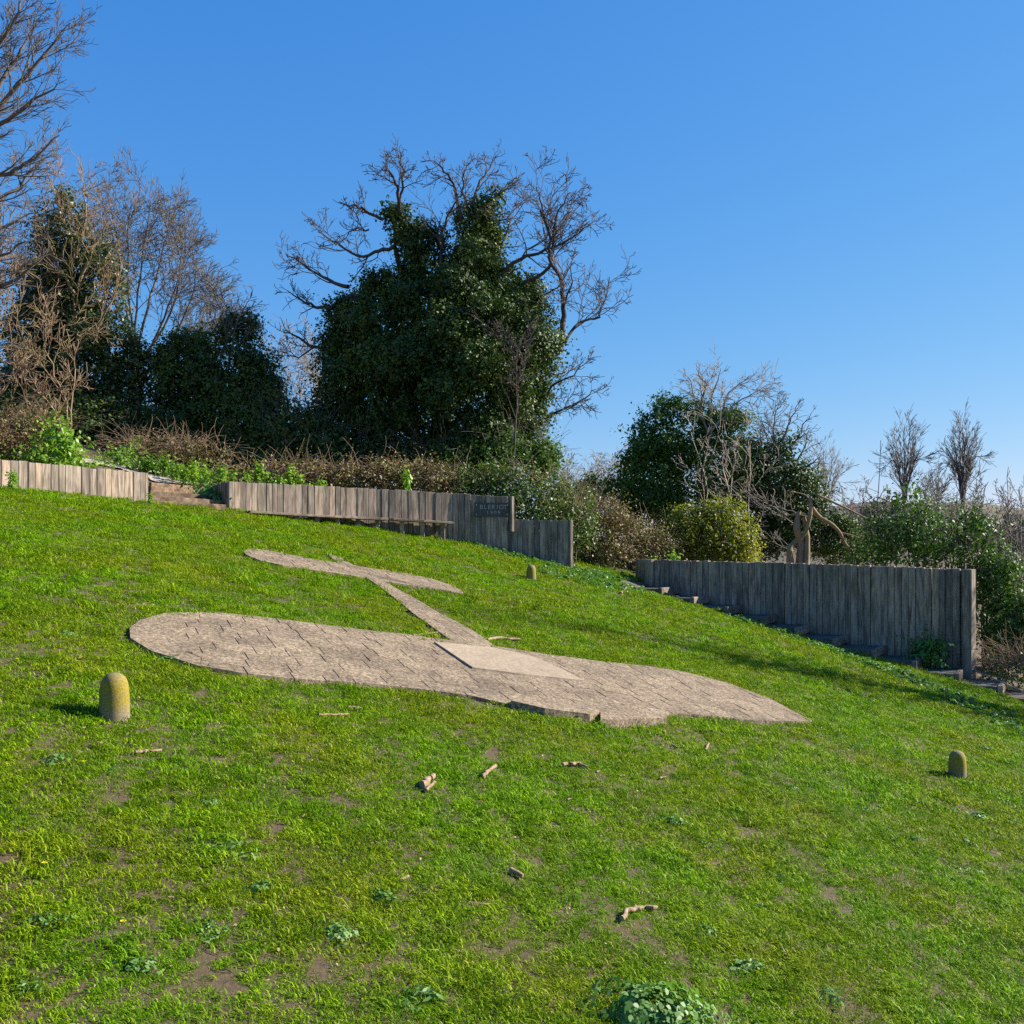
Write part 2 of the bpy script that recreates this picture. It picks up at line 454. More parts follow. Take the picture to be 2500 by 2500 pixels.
def bollard_mat():
    m, nt, out = new_mat('bollard_concrete')
    tc = N(nt, 'ShaderNodeTexCoord'); oi = N(nt, 'ShaderNodeObjectInfo')
    n1 = N(nt, 'ShaderNodeTexNoise', Scale=60.0, Detail=6.0, Roughness=0.75)
    n2 = N(nt, 'ShaderNodeTexNoise', Scale=6.0, Detail=5.0, Roughness=0.65)
    for n in (n1, n2): nt.links.new(tc.outputs['Object'], n.inputs['Vector'])
    cr = ramp(nt, [(0.3, (0.075, 0.056, 0.032)), (0.7, (0.30, 0.24, 0.15))], n1.outputs[0])
    sx = N(nt, 'ShaderNodeSeparateXYZ'); nt.links.new(tc.outputs['Object'], sx.inputs[0])
    band = ramp(nt, [(0.04, (0, 0, 0)), (0.17, (1, 1, 1)), (0.33, (1, 1, 1)), (0.43, (0.35, 0.35, 0.35))], sx.outputs[2])
    pa = ramp(nt, [(0.26, (0, 0, 0)), (0.50, (1, 1, 1))], n2.outputs[0])
    f = N(nt, 'ShaderNodeMath', operation='MULTIPLY')
    nt.links.new(band.outputs[0], f.inputs[0]); nt.links.new(pa.outputs[0], f.inputs[1])
    lich = ramp(nt, [(0.3, (0.085, 0.068, 0.008)), (0.7, (0.36, 0.27, 0.012))], n1.outputs[0])
    c = mixc(nt, f.outputs[0], cr.outputs[0], lich.outputs[0])
    pb = N(nt, 'ShaderNodeBsdfPrincipled', Roughness=0.9)
    nt.links.new(c, pb.inputs['Base Color'])
    bp = N(nt, 'ShaderNodeBump', Strength=0.5, Distance=0.006)
    nt.links.new(n1.outputs[0], bp.inputs['Height']); nt.links.new(bp.outputs[0], pb.inputs['Normal'])
    nt.links.new(pb.outputs[0], out.inputs[0])
bollard_mat()

# ------------------------------------------------------------------ the ground
def axis(segs):
    out = []
    for a, b, s in segs: out += list(np.arange(a, b, s))
    return np.array(out + [segs[-1][1]])
gx = axis([(-900, -120, 60), (-120, -40, 8), (-40, -16, 1.0), (-16, 20, 0.25), (20, 44, 1.0), (44, 120, 8), (120, 900, 60)])
gy = axis([(-200, -20, 30), (-20, 2, 2), (2, 42, 0.25), (42, 70, 1.0), (70, 150, 8), (150, 1200, 60)])
XX, YY = np.meshgrid(gx, gy)
ZZ = gz(XX, YY)
nx, ny = len(gx), len(gy)
ii = (np.arange(ny - 1)[:, None] * nx + np.arange(nx - 1)[None, :]).ravel()
me = mesh_np('ground', np.stack([XX, YY, ZZ], -1), np.stack([ii, ii + 1, ii + nx + 1, ii + nx], 1))
tag(link('ground', me, MATS['turf_soil'], smooth=True), kind='structure')

# far hillside seen through the gap on the right
hx = np.linspace(-60, 420, 60); hy = np.linspace(190, 330, 16)
HX, HY = np.meshgrid(hx, hy)
prof = np.clip((HX - 30) / 60, 0, 1) * np.clip((330 - HX) / 220, 0, 1)
HZ = -8 + EYE + (19.5 * prof + 1.2 * np.sin(HX * .07) + .7 * np.sin(HX * .21 + 1)) * np.sin(np.clip((HY - 190) / 70, 0, 1) * math.pi / 2)
ii = (np.arange(15)[:, None] * 60 + np.arange(59)[None, :]).ravel()
me = mesh_np('hill', np.stack([HX, HY, HZ], -1), np.stack([ii, ii + 1, ii + 61, ii + 60], 1))
tag(link('distant_hill', me, MATS['hill'], smooth=True), kind='structure')

# ------------------------------------------------------------------ timber walls
def spline(pts, xs):
    pts = np.array(pts, float)
    return [np.interp(xs, pts[:, 0], pts[:, k]) for k in range(1, pts.shape[1])]

def timber_wall(name, label, plan, top, base, bw=0.2, th=0.12, group=None, deep=0.35, seed=1):
    """plan: (px, depth); top/base: (px, row). Boards are set side by side along the plan line."""
    rng = random.Random(seed)
    pxs = np.linspace(plan[0][0], plan[-1][0], 1200)
    d, = spline(plan, pxs)
    X = (pxs - 1250) / F * d
    tr, = spline(top, pxs); br, = spline(base, pxs)
    zt = EYE + (HOR - tr) / F * d; zb = EYE + (HOR - br) / F * d
    s = np.concatenate([[0], np.cumsum(np.hypot(np.diff(X), np.diff(d)))])
    mid = len(s) // 2
    root = empty(name, (float(X[mid]), float(d[mid]), float(zb[mid])))
    tag(root, label, 'timber wall', group)
    pos = 0.0
    while pos < s[-1] - 0.06:
        w = rng.choice([0.17, 0.19, 0.2, 0.2, 0.21, 0.24]) * bw / 0.2
        if rng.random() < 0.08: w *= 1.45
        w = min(w, s[-1] - pos)
        c = pos + w / 2
        f = lambda a: float(np.interp(c, s, a))
        dx = float(np.interp(c + .05, s, X) - np.interp(c - .05, s, X)); dy = float(np.interp(c + .05, s, d) - np.interp(c - .05, s, d))
        gap = rng.choice([0.006, 0.008, 0.012, 0.02])
        h = f(zt) - f(zb) + rng.uniform(-0.022, 0.012)
        b = link('board', rbox(w - gap, th, -deep, h, 0.007, 'board'), MATS['oak_weathered'], root)
        off = rng.uniform(-0.012, 0.012)
        L = math.hypot(dx, dy)
        b.location = Vector((f(X) + -dy / L * off, f(d) + dx / L * off, f(zb))) - root.location
        b.rotation_euler = (rng.uniform(-.006, .006), rng.uniform(-.005, .005), math.atan2(dy, dx))
        pos += w
    return root, (s, X, d, zt, zb, pxs)

timber_wall('timber_wall', 'low pale sunlit board wall beside the left of the small timber steps',
            [(-130, 21.6), (0, 22.5), (180, 24.2), (360, 26.0)], [(-130, 1110), (0, 1122), (180, 1138), (360, 1156)], [(-130, 1195), (0, 1203), (180, 1216), (360, 1231)], seed=3)
_, W2 = timber_wall('timber_wall', 'long curved grey board wall with benches and a nameplate',
            [(556, 28.3), (700, 29.7), (900, 31.3), (1100, 32.4), (1245, 32.8), (1247, 32.8)],
            [(556, 1175), (800, 1187), (1000, 1198), (1245, 1213), (1247, 1213)],
            [(556, 1248), (640, 1258), (800, 1282), (950, 1296), (1100, 1316), (1247, 1349)], seed=4)
r2, _ = timber_wall('low_end', 'x', [(1248, 32.8), (1390, 32.8)], [(1248, 1268), (1390, 1270)], [(1248, 1349), (1390, 1392)], seed=5)
# the lower end belongs to the same wall: hand its boards over
wall2 = bpy.data.objects['timber_wall.001']
for ch in list(r2.children):
    ch.location = Vector(r2.location) + Vector(ch.location) - Vector(wall2.location)
    ch.parent = wall2
bpy.data.objects.remove(r2)
r3, _ = timber_wall('return_end', 'x', [(497, 31.9), (555, 28.36)], [(497, 1192), (555, 1175)], [(497, 1237), (555, 1248)], seed=6)
for ch in list(r3.children):
    ch.location = Vector(r3.location) + Vector(ch.location) - Vector(wall2.location)
    ch.parent = wall2
bpy.data.objects.remove(r3)
A3 = np.array([(1590 - 1250) / F * 33.5, 33.5]); B3 = np.array([(2370 - 1250) / F * 28.5, 28.5])
pl3 = [(1560, 34.7), (1575, 34.1)]
for t in np.linspace(0, 1, 12):
    q = A3 + (B3 - A3) * t; pl3.append((1250 + q[0] / q[1] * F, q[1]))
timber_wall('timber_wall', 'tall shaded board wall standing beside the right flight of steps',
            pl3, [(1560, 1365), (1800, 1371), (2100, 1380), (2370, 1390)],
            [(1560, 1420), (1600, 1434), (1800, 1493), (2000, 1553), (2200, 1605), (2370, 1644)], th=0.26, seed=7)

# end posts, set a little askew so that their sunny face shows
def end_post(wall, px, d, r_top, r_base, w, rot):
    q = P(px, r_base, d); t_ = P(px, r_top, d)
    o = link('end_post', rbox(w, w, -.4, t_.z - q.z, .012, 'end_post'), MATS['oak_weathered'], wall)
    o.location = Vector(q) - Vector(wall.location); o.rotation_euler = (0, 0, rot)
end_post(bpy.data.objects['timber_wall.002'], 2366, 28.25, 1390, 1648, .27, math.radians(38))
end_post(wall2, 1393, 32.72, 1270, 1392, .13, math.radians(40))
end_post(wall2, 1250, 32.62, 1212, 1268, .11, math.radians(40))

# ------------------------------------------------------------------ benches under the middle wall
def along(pxv, fwd):
    s, X, d, zt, zb, pxs = W2
    x = float(np.interp(pxv, pxs, X)); y = float(np.interp(pxv, pxs, d))
    dx = float(np.interp(pxv + 20, pxs, X) - np.interp(pxv - 20, pxs, X)); dy = float(np.interp(pxv + 20, pxs, d) - np.interp(pxv - 20, pxs, d))
    L = math.hypot(dx, dy)
    return Vector((x + dy / L * fwd, y - dx / L * fwd, 0))
def bench(p0, p1, row0, row1, label, nleg):
    a, b = along(p0, 0.30), along(p1, 0.30)
    za = EYE + (HOR - row0) / F * a.y; zb_ = EYE + (HOR - row1) / F * b.y
    m = (a + b) / 2
    root = empty('wall_bench', (m.x, m.y, float(gz(m.x, m.y))))
    tag(root, label, 'bench', 'benches against the middle wall')
    base = Vector(root.location)
    n = max(2, int((b - a).length / 0.9))
    for k in range(n):                    # seat planks follow the curve of the wall
        for off in (0.17, 0.33, 0.49):
            q0, q1 = along(p0 + (p1 - p0) * k / n, off), along(p0 + (p1 - p0) * (k + 1) / n, off)
            q0.z = za + (zb_ - za) * k / n; q1.z = za + (zb_ - za) * (k + 1) / n
            dd = (q1 - q0).normalized() * 0.006
            link('seat_plank', wbox(q0 + dd - base, q1 - dd - base, 0.145, 0.075, 'seat_plank'), MATS['oak_sleeper'], root)
    for k in range(nleg):
        t = (k + 0.5) / nleg
        q = along(p0 + (p1 - p0) * t, 0.40); z1 = za + (zb_ - za) * t - 0.04; z0 = float(gz(q.x, q.y)) - 0.2
        if z1 - z0 < 0.15: continue
        link('leg', wbox(Vector((q.x, q.y, z0)) - base, Vector((q.x, q.y + .001, z1)) - base, 0.14, 0.10, 'leg'), MATS['oak_sleeper'], root)
bench(585, 936, 1250, 1268, 'longer low timber bench fixed along the curved board wall', 7)
bench(948, 1096, 1268, 1277, 'shorter timber bench fixed to the board wall, nearer the nameplate', 3)

# ------------------------------------------------------------------ nameplate
pl, pr = P(1157, 1228, 32.8), P(1241, 1231, 32.8)
s0 = along(1157, 0.10); s1 = along(1241, 0.10)
root = empty('nameplate', ((s0.x + s1.x) / 2, (s0.y + s1.y) / 2, EYE + (HOR - 1262) / F * 32.7))
root.rotation_euler = (0, 0, math.atan2(s1.y - s0.y, s1.x - s0.x))
tag(root, 'dark metal nameplate with worn pale lettering screwed to the board wall', 'sign')
PWm = 85 / F * 32.7; PHm = 34 / F * 32.7
link('plate', prism([(-PWm / 2, -.012), (PWm / 2, -.012), (PWm / 2, .012), (-PWm / 2, .012)], 0, PHm, 'plate', cham=.004), MATS['plate_metal'], root)
def text(body, size, x, z, parent, name):
    cu = bpy.data.curves.new(name, 'FONT'); cu.body = body; cu.size = size; cu.align_x = 'CENTER'; cu.extrude = 0.003; cu.space_character = 1.25
    to = bpy.data.objects.new('tmp', cu); COL.objects.link(to)
    dg = bpy.context.evaluated_depsgraph_get()
    me = bpy.data.meshes.new_from_object(to.evaluated_get(dg))
    bpy.data.objects.remove(to)
    o = link(name, me, None, parent); me.materials.clear(); me.materials.append(MATS['letter'])
    o.location = (x, -0.018, z); o.rotation_euler = (math.radians(90), 0, 0)
for j, chx in enumerate('BLERIOT'): text(chx, 0.205, (j - 3) * .135 + .05, PHm * .55, root, 'letter')
for j, chx in enumerate('1909'): text(chx, 0.17, (j - 1.5) * .125 + .05, PHm * .18, root, 'numeral')
for sx in (-1, 1):
    for hz in (.16, .84):
        bm = bmesh.new(); bmesh.ops.create_cone(bm, cap_ends=True, segments=10, radius1=.022, radius2=.016, depth=.014)
        bmesh.ops.rotate(bm, verts=bm.verts, matrix=Matrix.Rotation(math.radians(90), 3, 'X'))
        o = link('screw', bm_mesh(bm, 'screw'), MATS['screw'], root); o.location = (sx * (PWm / 2 - .06), -.018, PHm * hz)

# ------------------------------------------------------------------ steps on the left
root = empty('timber_steps', P(450, 1236, 27.2)); base = Vector(root.location)
tag(root, 'small sunlit flight of chalky timber steps between the two board walls', 'steps')
nst = 5
for k in range(nst):
    t = k / nst
    l0 = np.array(P(360, 1236, 26.05)) * (1 - t) + np.array(P(366, 1181, 29.3)) * t
    r0 = np.array(P(548, 1246, 27.8)) * (1 - t) + np.array(P(500, 1193, 31.0)) * t
    l1 = np.array(P(360, 1236, 26.05)) * (1 - t - 1 / nst) + np.array(P(366, 1181, 29.3)) * (t + 1 / nst)
    r1 = np.array(P(548, 1246, 27.8)) * (1 - t - 1 / nst) + np.array(P(500, 1193, 31.0)) * (t + 1 / nst)
    zt = (P(366, 1181, 29.3).z - P(360, 1236, 26.05).z) * (t + 1 / nst) + P(360, 1236, 26.05).z
    zr = (P(500, 1193, 31.0).z - P(548, 1246, 27.8).z) * (t + 1 / nst) + P(548, 1246, 27.8).z
    a = Vector((l0[0], l0[1] + .06, zt - .085)); b = Vector((r0[0], r0[1] + .06, zr - .085))
    link('sleeper', wbox(a - base, b - base, 0.12, 0.17, 'sleeper', .015), MATS['oak_brown'], root)
    poly = [(l0[0] - base.x, l0[1] + .13 - base.y), (r0[0] - base.x, r0[1] + .13 - base.y), (r1[0] - base.x, r1[1] + .1 - base.y), (l1[0] - base.x, l1[1] + .1 - base.y)]
    link('tread', prism(poly, -.6, 0, 'tread', tops=[zt - base.z - .012, zr - base.z - .012, zr - base.z + .01, zt - base.z + .01]), MATS['chalk_path'], root)

def ribbon(name, cl, widths, mat, lift=0.02, kind='structure', n=40, sub=6):
    cl = np.array(cl, float); t = np.linspace(0, 1, len(cl)); tt = np.linspace(0, 1, n)
    x = np.interp(tt, t, cl[:, 0]); y = np.interp(tt, t, cl[:, 1]); w = np.interp(tt, t, widths)
    dx, dy = np.gradient(x), np.gradient(y); L = np.hypot(dx, dy); nxv, nyv = -dy / L, dx / L
    V = []
    for j in range(sub + 1):
        o = (j / sub - .5) * w * (1 + .12 * np.sin(tt * 23 + j))
        V.append(np.stack([x + nxv * o, y + nyv * o, gz(x + nxv * o, y + nyv * o) + lift], 1))
    V = np.stack(V, 1)
    ii = (np.arange(n - 1)[:, None] * (sub + 1) + np.arange(sub)[None, :]).ravel()
    o = link(name, mesh_np(name, V, np.stack([ii, ii + 1, ii + sub + 2, ii + sub + 1], 1)), MATS[mat], smooth=True)
    return tag(o, kind=kind)
pth = [G(436, 1184), G(390, 1166), G(300, 1144), G(225, 1128), G(150, 1120)]
ribbon('path', [(p.x, p.y) for p in pth], [1.5, 1.3, 1.0, .9, .8], 'chalk_path', lift=0.05)

# ------------------------------------------------------------------ steps on the right, along the tall wall
dirv = (B3 - A3) / np.linalg.norm(B3 - A3); nrm = np.array([dirv[1], -dirv[0]])      # towards the lawn
L3 = float(np.linalg.norm(B3 - A3))
root = empty('timber_steps', (float(A3[0] + dirv[0] * L3 / 2 + nrm[0]), float(A3[1] + dirv[1] * L3 / 2 + nrm[1]), float(gz(*(A3 + dirv * L3 / 2 + nrm)))))
base = Vector(root.location)
tag(root, 'long shaded flight of sleeper steps running down along the tall board wall', 'steps')
NS3 = 13; run = (L3 + 4.2) / NS3
zs = np.linspace(float(gz(*(A3 + nrm * .9))) - .03, float(gz(*(A3 + dirv * (L3 + 4.2) + nrm * .9))) + .02, NS3 + 1)
WST = 1.75
for k in range(NS3):
    q = A3 + dirv * (k * run); e = A3 + dirv * ((k + 1) * run)
    z = float(zs[k])
    a = q + nrm * .16; b = q + nrm * WST; c = e + nrm * WST; d = e + nrm * .16
    poly = [(p[0] - base.x, p[1] - base.y) for p in (a, b, c - dirv * .14, d - dirv * .14)]
    link('tread', prism(poly, z - base.z - .75, z - base.z - .015, 'tread'), MATS['dirt_path'], root)
    jit = random.uniform(-.12, .2)
    s0 = e + nrm * .15 - dirv * .06; s1 = e + nrm * (WST + .0 + jit * .4) - dirv * .06
    link('sleeper', wbox(Vector((s0[0], s0[1], z - .11)) - base, Vector((s1[0], s1[1], z - .11 + random.uniform(-.01, .01))) - base, .13, .24, 'sleeper', .015), MATS['oak_sleeper'], root)
# stretch of worn path above the steps
ribbon('path', [tuple(A3 + nrm * .8 - dirv * 3.4 + np.array([0, .6])), tuple(A3 + nrm * .9 - dirv * 1.4), tuple(A3 + nrm * .95 + dirv * .2)], [1.1, 1.3, 1.4], 'dirt_path', lift=0.02)

# thin rail lying down from the end of the wall, and a dark hose beside the steps
def tube_np(polys, k=5, noise=0):
    """polys: list of (points (n,3), radii (n,)) -> verts, quad faces, tone"""
    P0, P1, R0, R1, D0, D1, T = [], [], [], [], [], [], []
    for pts, rad in polys:
        pts = np.asarray(pts, float); rad = np.asarray(rad, float)
        if len(pts) < 2: continue
        seg = np.diff(pts, axis=0); seg /= np.linalg.norm(seg, axis=1, keepdims=True) + 1e-9
        tan = np.concatenate([seg[:1], (seg[:-1] + seg[1:]), seg[-1:]]); tan /= np.linalg.norm(tan, axis=1, keepdims=True) + 1e-9
        P0.append(pts[:-1]); P1.append(pts[1:]); R0.append(rad[:-1]); R1.append(rad[1:]); D0.append(tan[:-1]); D1.append(tan[1:])
    P0, P1, R0, R1, D0, D1 = [np.concatenate(a) for a in (P0, P1, R0, R1, D0, D1)]
    ref = np.array([0.31, 0.17, 0.05]); ref2 = np.array([0.0, 0.3, 1.0])
    def ring(Pp, Rr, D):
        a = np.cross(D, ref); bad = np.linalg.norm(a, axis=1) < 0.05
        a[bad] = np.cross(D[bad], ref2)
        a /= np.linalg.norm(a, axis=1, keepdims=True) + 1e-9
        b = np.cross(D, a)
        ang = np.arange(k) * 2 * math.pi / k
        return Pp[:, None, :] + Rr[:, None, None] * (np.cos(ang)[None, :, None] * a[:, None, :] + np.sin(ang)[None, :, None] * b[:, None, :])
    V = np.concatenate([ring(P0, R0, D0), ring(P1, R1, D1)], 1)
    n = len(V); j = np.arange(k)
    f = np.stack([j, (j + 1) % k, (j + 1) % k + k, j + k], 1)
    Fc = (np.arange(n)[:, None, None] * 2 * k + f[None]).reshape(-1, 4)
    return V.reshape(-1, 3), Fc

def tubes(name, polys, mat, parent=None, base=(0, 0, 0), k=5):
    v, f = tube_np(polys, k)
    return link(name, mesh_np(name, v - np.array(base), f), mat, parent, smooth=True)

e0 = P(2372, 1634, 28.3); e1 = P(2520, 1698, 25.6)
o = tubes('fallen_pole', [(np.linspace(np.array(e0), np.array(e1), 6), [.022] * 6)], MATS['rope'], None, (e0.x, e0.y, e0.z)); o.location = e0
tag(o, 'thin straight pole sloping down from the end of the tall board wall', 'pole')
hp = [G(x, y) for x, y in ((1572, 1433), (1600, 1442), (1625, 1455), (1650, 1462), (1690, 1468))]
o = tubes('fallen_branch', [(np.array([(p.x, p.y, p.z + .07) for p in hp]), [.045, .05, .045, .04, .025])], MATS['hose'], None, tuple(hp[0])); o.location = hp[0]
tag(o, 'long dark rotten branch lying beside the top of the right steps', 'branch')

# ------------------------------------------------------------------ aeroplane outline set in the turf
def gp(px, py): p = G(px, py); return (p.x, p.y)
WT = [(312, 1550), (320, 1537), (343, 1522), (405, 1505), (483, 1502), (560, 1507), (664, 1517), (768, 1530), (871, 1543), (975, 1554), (1078, 1568), (1120, 1574),
      (1205, 1585), (1257, 1592), (1361, 1608), (1464, 1621), (1568, 1631), (1671, 1647), (1775, 1673), (1878, 1711), (1930, 1740), (1983, 1767)]
WB = [(1930, 1769), (1826, 1766), (1723, 1755), (1645, 1750), (1568, 1755), (1490, 1750), (1400, 1742), (1247, 1730), (1153, 1709), (1078, 1697), (975, 1686), (871, 1677), (768, 1670), (664, 1662), (586, 1652), (509, 1641), (441, 1624), (370, 1598), (330, 1573)]
wing = [gp(*p) for p in WT + WB]
fus = [gp(*p) for p in ((892, 1414), (949, 1455), (1026, 1517), (1100, 1570), (1150, 1600), (1225, 1600), (1202, 1580), (1156, 1546), (1078, 1507), (1000, 1460), (938, 1426), (915, 1412))]
tail = [gp(*p) for p in ((594, 1352), (602, 1347), (620, 1345), (664, 1351), (716, 1361), (768, 1371), (825, 1380), (801, 1358), (835, 1367), (861, 1384), (902, 1393), (949, 1398), (1000, 1407), (1052, 1417), (1104, 1434), (1133, 1450),
                         (1125, 1454), (1078, 1446), (1000, 1434), (938, 1425), (892, 1415), (871, 1413), (819, 1405), (742, 1394), (690, 1386), (633, 1374), (602, 1361))]
ctr = np.mean(np.array(wing), 0)
au = np.array(gp(1930, 1750)) - np.array(gp(340, 1550)); au /= np.linalg.norm(au); av = np.array([-au[1], au[0]])
print('wing span', np.ptp(np.array(wing) @ au), 'chord', np.ptp(np.array(wing) @ av), 'tail span', np.ptp(np.array(tail) @ au), 'length', np.ptp(np.concatenate([np.array(tail), np.array(wing)]) @ av))
memo = empty('aeroplane_memorial', (float(ctr[0]), float(ctr[1]), float(gz(*ctr))))
tag(memo, 'life-size aeroplane outline of pale stone setts laid into the lawn', 'memorial')
MB = np.array(memo.location)

def clip_half(poly, n, c):
    out = []
    for i in range(len(poly)):
        p, q = np.array(poly[i]), np.array(poly[(i + 1) % len(poly)])
        dp, dq = p @ n - c, q @ n - c
        if dp <= 0: out.append(tuple(p))
        if (dp < 0) != (dq < 0) and abs(dp - dq) > 1e-12:
            out.append(tuple(p + (q - p) * dp / (dp - dq)))
    return out
def area(p):
    p = np.array(p); return 0.5 * np.sum(p[:, 0] * np.roll(p[:, 1], -1) - p[:, 1] * np.roll(p[:, 0], -1))
def clean(poly, eps=0.004):
    out = []
    for p in poly:
        if not out or math.dist(p, out[-1]) > eps: out.append(p)
    while len(out) > 2 and math.dist(out[0], out[-1]) <= eps: out.pop()
    return out
LIFT = 0.055
def block(poly, name='sett', mat='sett_stone', lift=None, extra=0.0):
    poly = clean(poly)
    if len(poly) < 3 or abs(area(poly)) < 0.004: return
    if area(poly) < 0: poly = poly[::-1]
    h = (LIFT if lift is None else lift) + random.uniform(-.003, .003) + extra
    tx, ty = random.uniform(-.006, .006), random.uniform(-.006, .006)
    c = np.mean(np.array(poly), 0)
    tops = [float(gz(p[0], p[1])) + h + tx * (p[0] - c[0]) + ty * (p[1] - c[1]) - MB[2] for p in poly]
    bot = [t - .3 for t in tops]
    lp = [(p[0] - MB[0], p[1] - MB[1]) for p in poly]
    link(name, prism(lp, bot, 0, name, tops=tops, cham=.0025), MATS[mat], memo)
def courses(poly, u, v, rowh, blen, gap_u=0.012, gap_v=0.003, seed=1):
    rng = random.Random(seed)
    A = np.array(poly); pv = A @ v; pu = A @ u
    y = pv.min() - 0.02; row = 0
    while y < pv.max():
        h = rowh * rng.uniform(.9, 1.1)
        x = pu.min() - blen * rng.uniform(0.1, .9); 
        while x < pu.max():
            w = blen * rng.uniform(.75, 1.3)
            q = clip_half(poly, -v, -(y + gap_v / 2)); q = clip_half(q, v, y + h - gap_v / 2) if len(q) > 2 else q
            q = clip_half(q, -u, -(x + gap_u / 2)) if len(q) > 2 else q
            q = clip_half(q, u, x + w - gap_u / 2) if len(q) > 2 else q
            if len(q) > 2: block(q)
            x += w
        y += h; row += 1
# rim around the rounded wing tip
inner_px = [(486, 1518), (440, 1531), (414, 1546), (405, 1562), (412, 1578), (440, 1597), (490, 1615)]
outer_px = [(486, 1502), (405, 1505), (343, 1522), (316, 1542), (318, 1568), (370, 1600), (490, 1638)]
for k in range(6):
    block([gp(*outer_px[k]), gp(*inner_px[k]), gp(*inner_px[k + 1]), gp(*outer_px[k + 1])], 'rim_stone')
inner_wing = [gp(*p) for p in [(487, 1502), (560, 1507)] + WT[6:] + WB[:-4] + [(490, 1636), (492, 1616)] + inner_px[::-1][1:]]
courses(inner_wing, au, av, 0.33, 0.52, seed=3)
fu = np.array(gp(1170, 1580)) - np.array(gp(915, 1414)); fu /= np.linalg.norm(fu); fv = np.array([-fu[1], fu[0]])
courses(clip_half(fus, -np.array(av), -(np.array(gp(1120, 1575)) @ av)), fu, fv, 0.36, 0.62, seed=4)
courses(tail, au, av, 0.30, 0.5, seed=5)
# smooth wedge-shaped stone over the middle of the wing, highest along its left edge
sp = [gp(*p) for p in ((1060, 1579), (1200, 1590), (1310, 1614), (1428, 1671), (1290, 1657), (1153, 1642))]
hh = [.084, .072, .069, .067, .070, .084]
link('smooth_stone', prism([(p[0] - MB[0], p[1] - MB[1]) for p in sp], [float(gz(*p)) + LIFT - .1 - MB[2] for p in sp], 0, 'smooth_stone',
     tops=[float(gz(*p)) + h - MB[2] for p, h in zip(sp, hh)], cham=.006), MATS['smooth_stone'], memo)
# broken kerb at the lower edge
block([gp(*p) for p in ((1247, 1733), (1262, 1726), (1440, 1743), (1462, 1758), (1440, 1766), (1330, 1752))], 'kerb_stone', extra=.075)
block([gp(*p) for p in ((1466, 1761), (1480, 1752), (1625, 1764), (1628, 1772), (1500, 1778), (1466, 1776))], 'kerb_stone', extra=.065)

# ------------------------------------------------------------------ bollards
prof = [(.118, -.25), (.121, 0), (.120, .10), (.118, .22), (.114, .29), (.104, .345), (.088, .385), (.064, .413), (.034, .428), (0, .432)]
seg = 28
V = []; Fq = []
for r, z in prof[:-1]:
    for j in range(seg):
        a = j * 2 * math.pi / seg; rr = r * (1 + .008 * math.sin(3 * a + z * 20)); V.append((rr * math.cos(a), rr * math.sin(a), z))
bm = bmesh.new(); bv = [bm.verts.new(v) for v in V]; tp = bm.verts.new((0, 0, prof[-1][1]))
for i in range(len(prof) - 2):
    for j in range(seg):
        bm.faces.new((bv[i * seg + j], bv[i * seg + (j + 1) % seg], bv[(i + 1) * seg + (j + 1) % seg], bv[(i + 1) * seg + j]))
for j in range(seg): bm.faces.new((bv[(len(prof) - 2) * seg + j], bv[(len(prof) - 2) * seg + (j + 1) % seg], tp))
bol = bm_mesh(bm, 'bollard')
for px, py, s, rz, lab in ((280, 1753, 1.0, .3, 'round-topped concrete bollard stained yellow with lichen beside the rounded wing tip'),
                           (2337, 1898, .98, 2.0, 'round-topped concrete bollard standing below the right flight of steps'),
                           (1297, 1416, 1.0, 4.1, 'small concrete bollard beyond the aeroplane outline near the board wall end')):
    p = G(px, py)
    o = link('bollard', bol, MATS['bollard_concrete'], None, (p.x, p.y, p.z), smooth=True)
    o.scale = (1.14 * s, 1.14 * s, s); o.rotation_euler = (random.uniform(-.02, .02), random.uniform(-.02, .02), rz)
    tag(o, lab, 'bollard', 'concrete bollards on the lawn')
#VEG
# ------------------------------------------------------------------ vegetation tools
def unit(a): return a / (np.linalg.norm(a, axis=-1, keepdims=True) + 1e-9)

def leaf_quads(c, nrm_, size, rng, width=0.36, droop=0.5, fold=0.12):
    """folded leaf of two quads: c centre, nrm_ facing"""
    n = len(c)
    t = rng.normal(size=(n, 3)); t[:, 2] -= droop * 1.6
    nn = unit(nrm_)
    t = unit(t - (t * nn).sum(1, keepdims=True) * nn)
    b = np.cross(nn, t)
    s = size[:, None]
    base = c - t * s * .5; tip = c + t * s * .55
    l = c + b * s * width + nn * s * fold - t * s * .08; r = c - b * s * width + nn * s * fold - t * s * .08
    V = np.stack([base, l, tip, r], 1).reshape(-1, 3)
    Fc = np.arange(n * 4).reshape(n, 4)
    return V, Fc

_NK = np.random.default_rng(3).normal(size=(8, 3)); _NP = np.random.default_rng(4).uniform(0, 6.28, 8)
def wav(p, s):
    return np.sin((p * s) @ _NK.T + _NP).mean(-1) * 1.6

def ell(blobs):
    out = []
    for b in blobs:
        px, py, rx, ry, d = b[:5]
        if d is None: d = G(px, py + ry * .6).y
        k = b[5] if len(b) > 5 else 0.85
        c = np.array(P(px, py, d)); a = rx / F * d; e = ry / F * d
        out.append((c, np.array([a, max(0.25, k * math.sqrt(a * e)), e])))
    return out

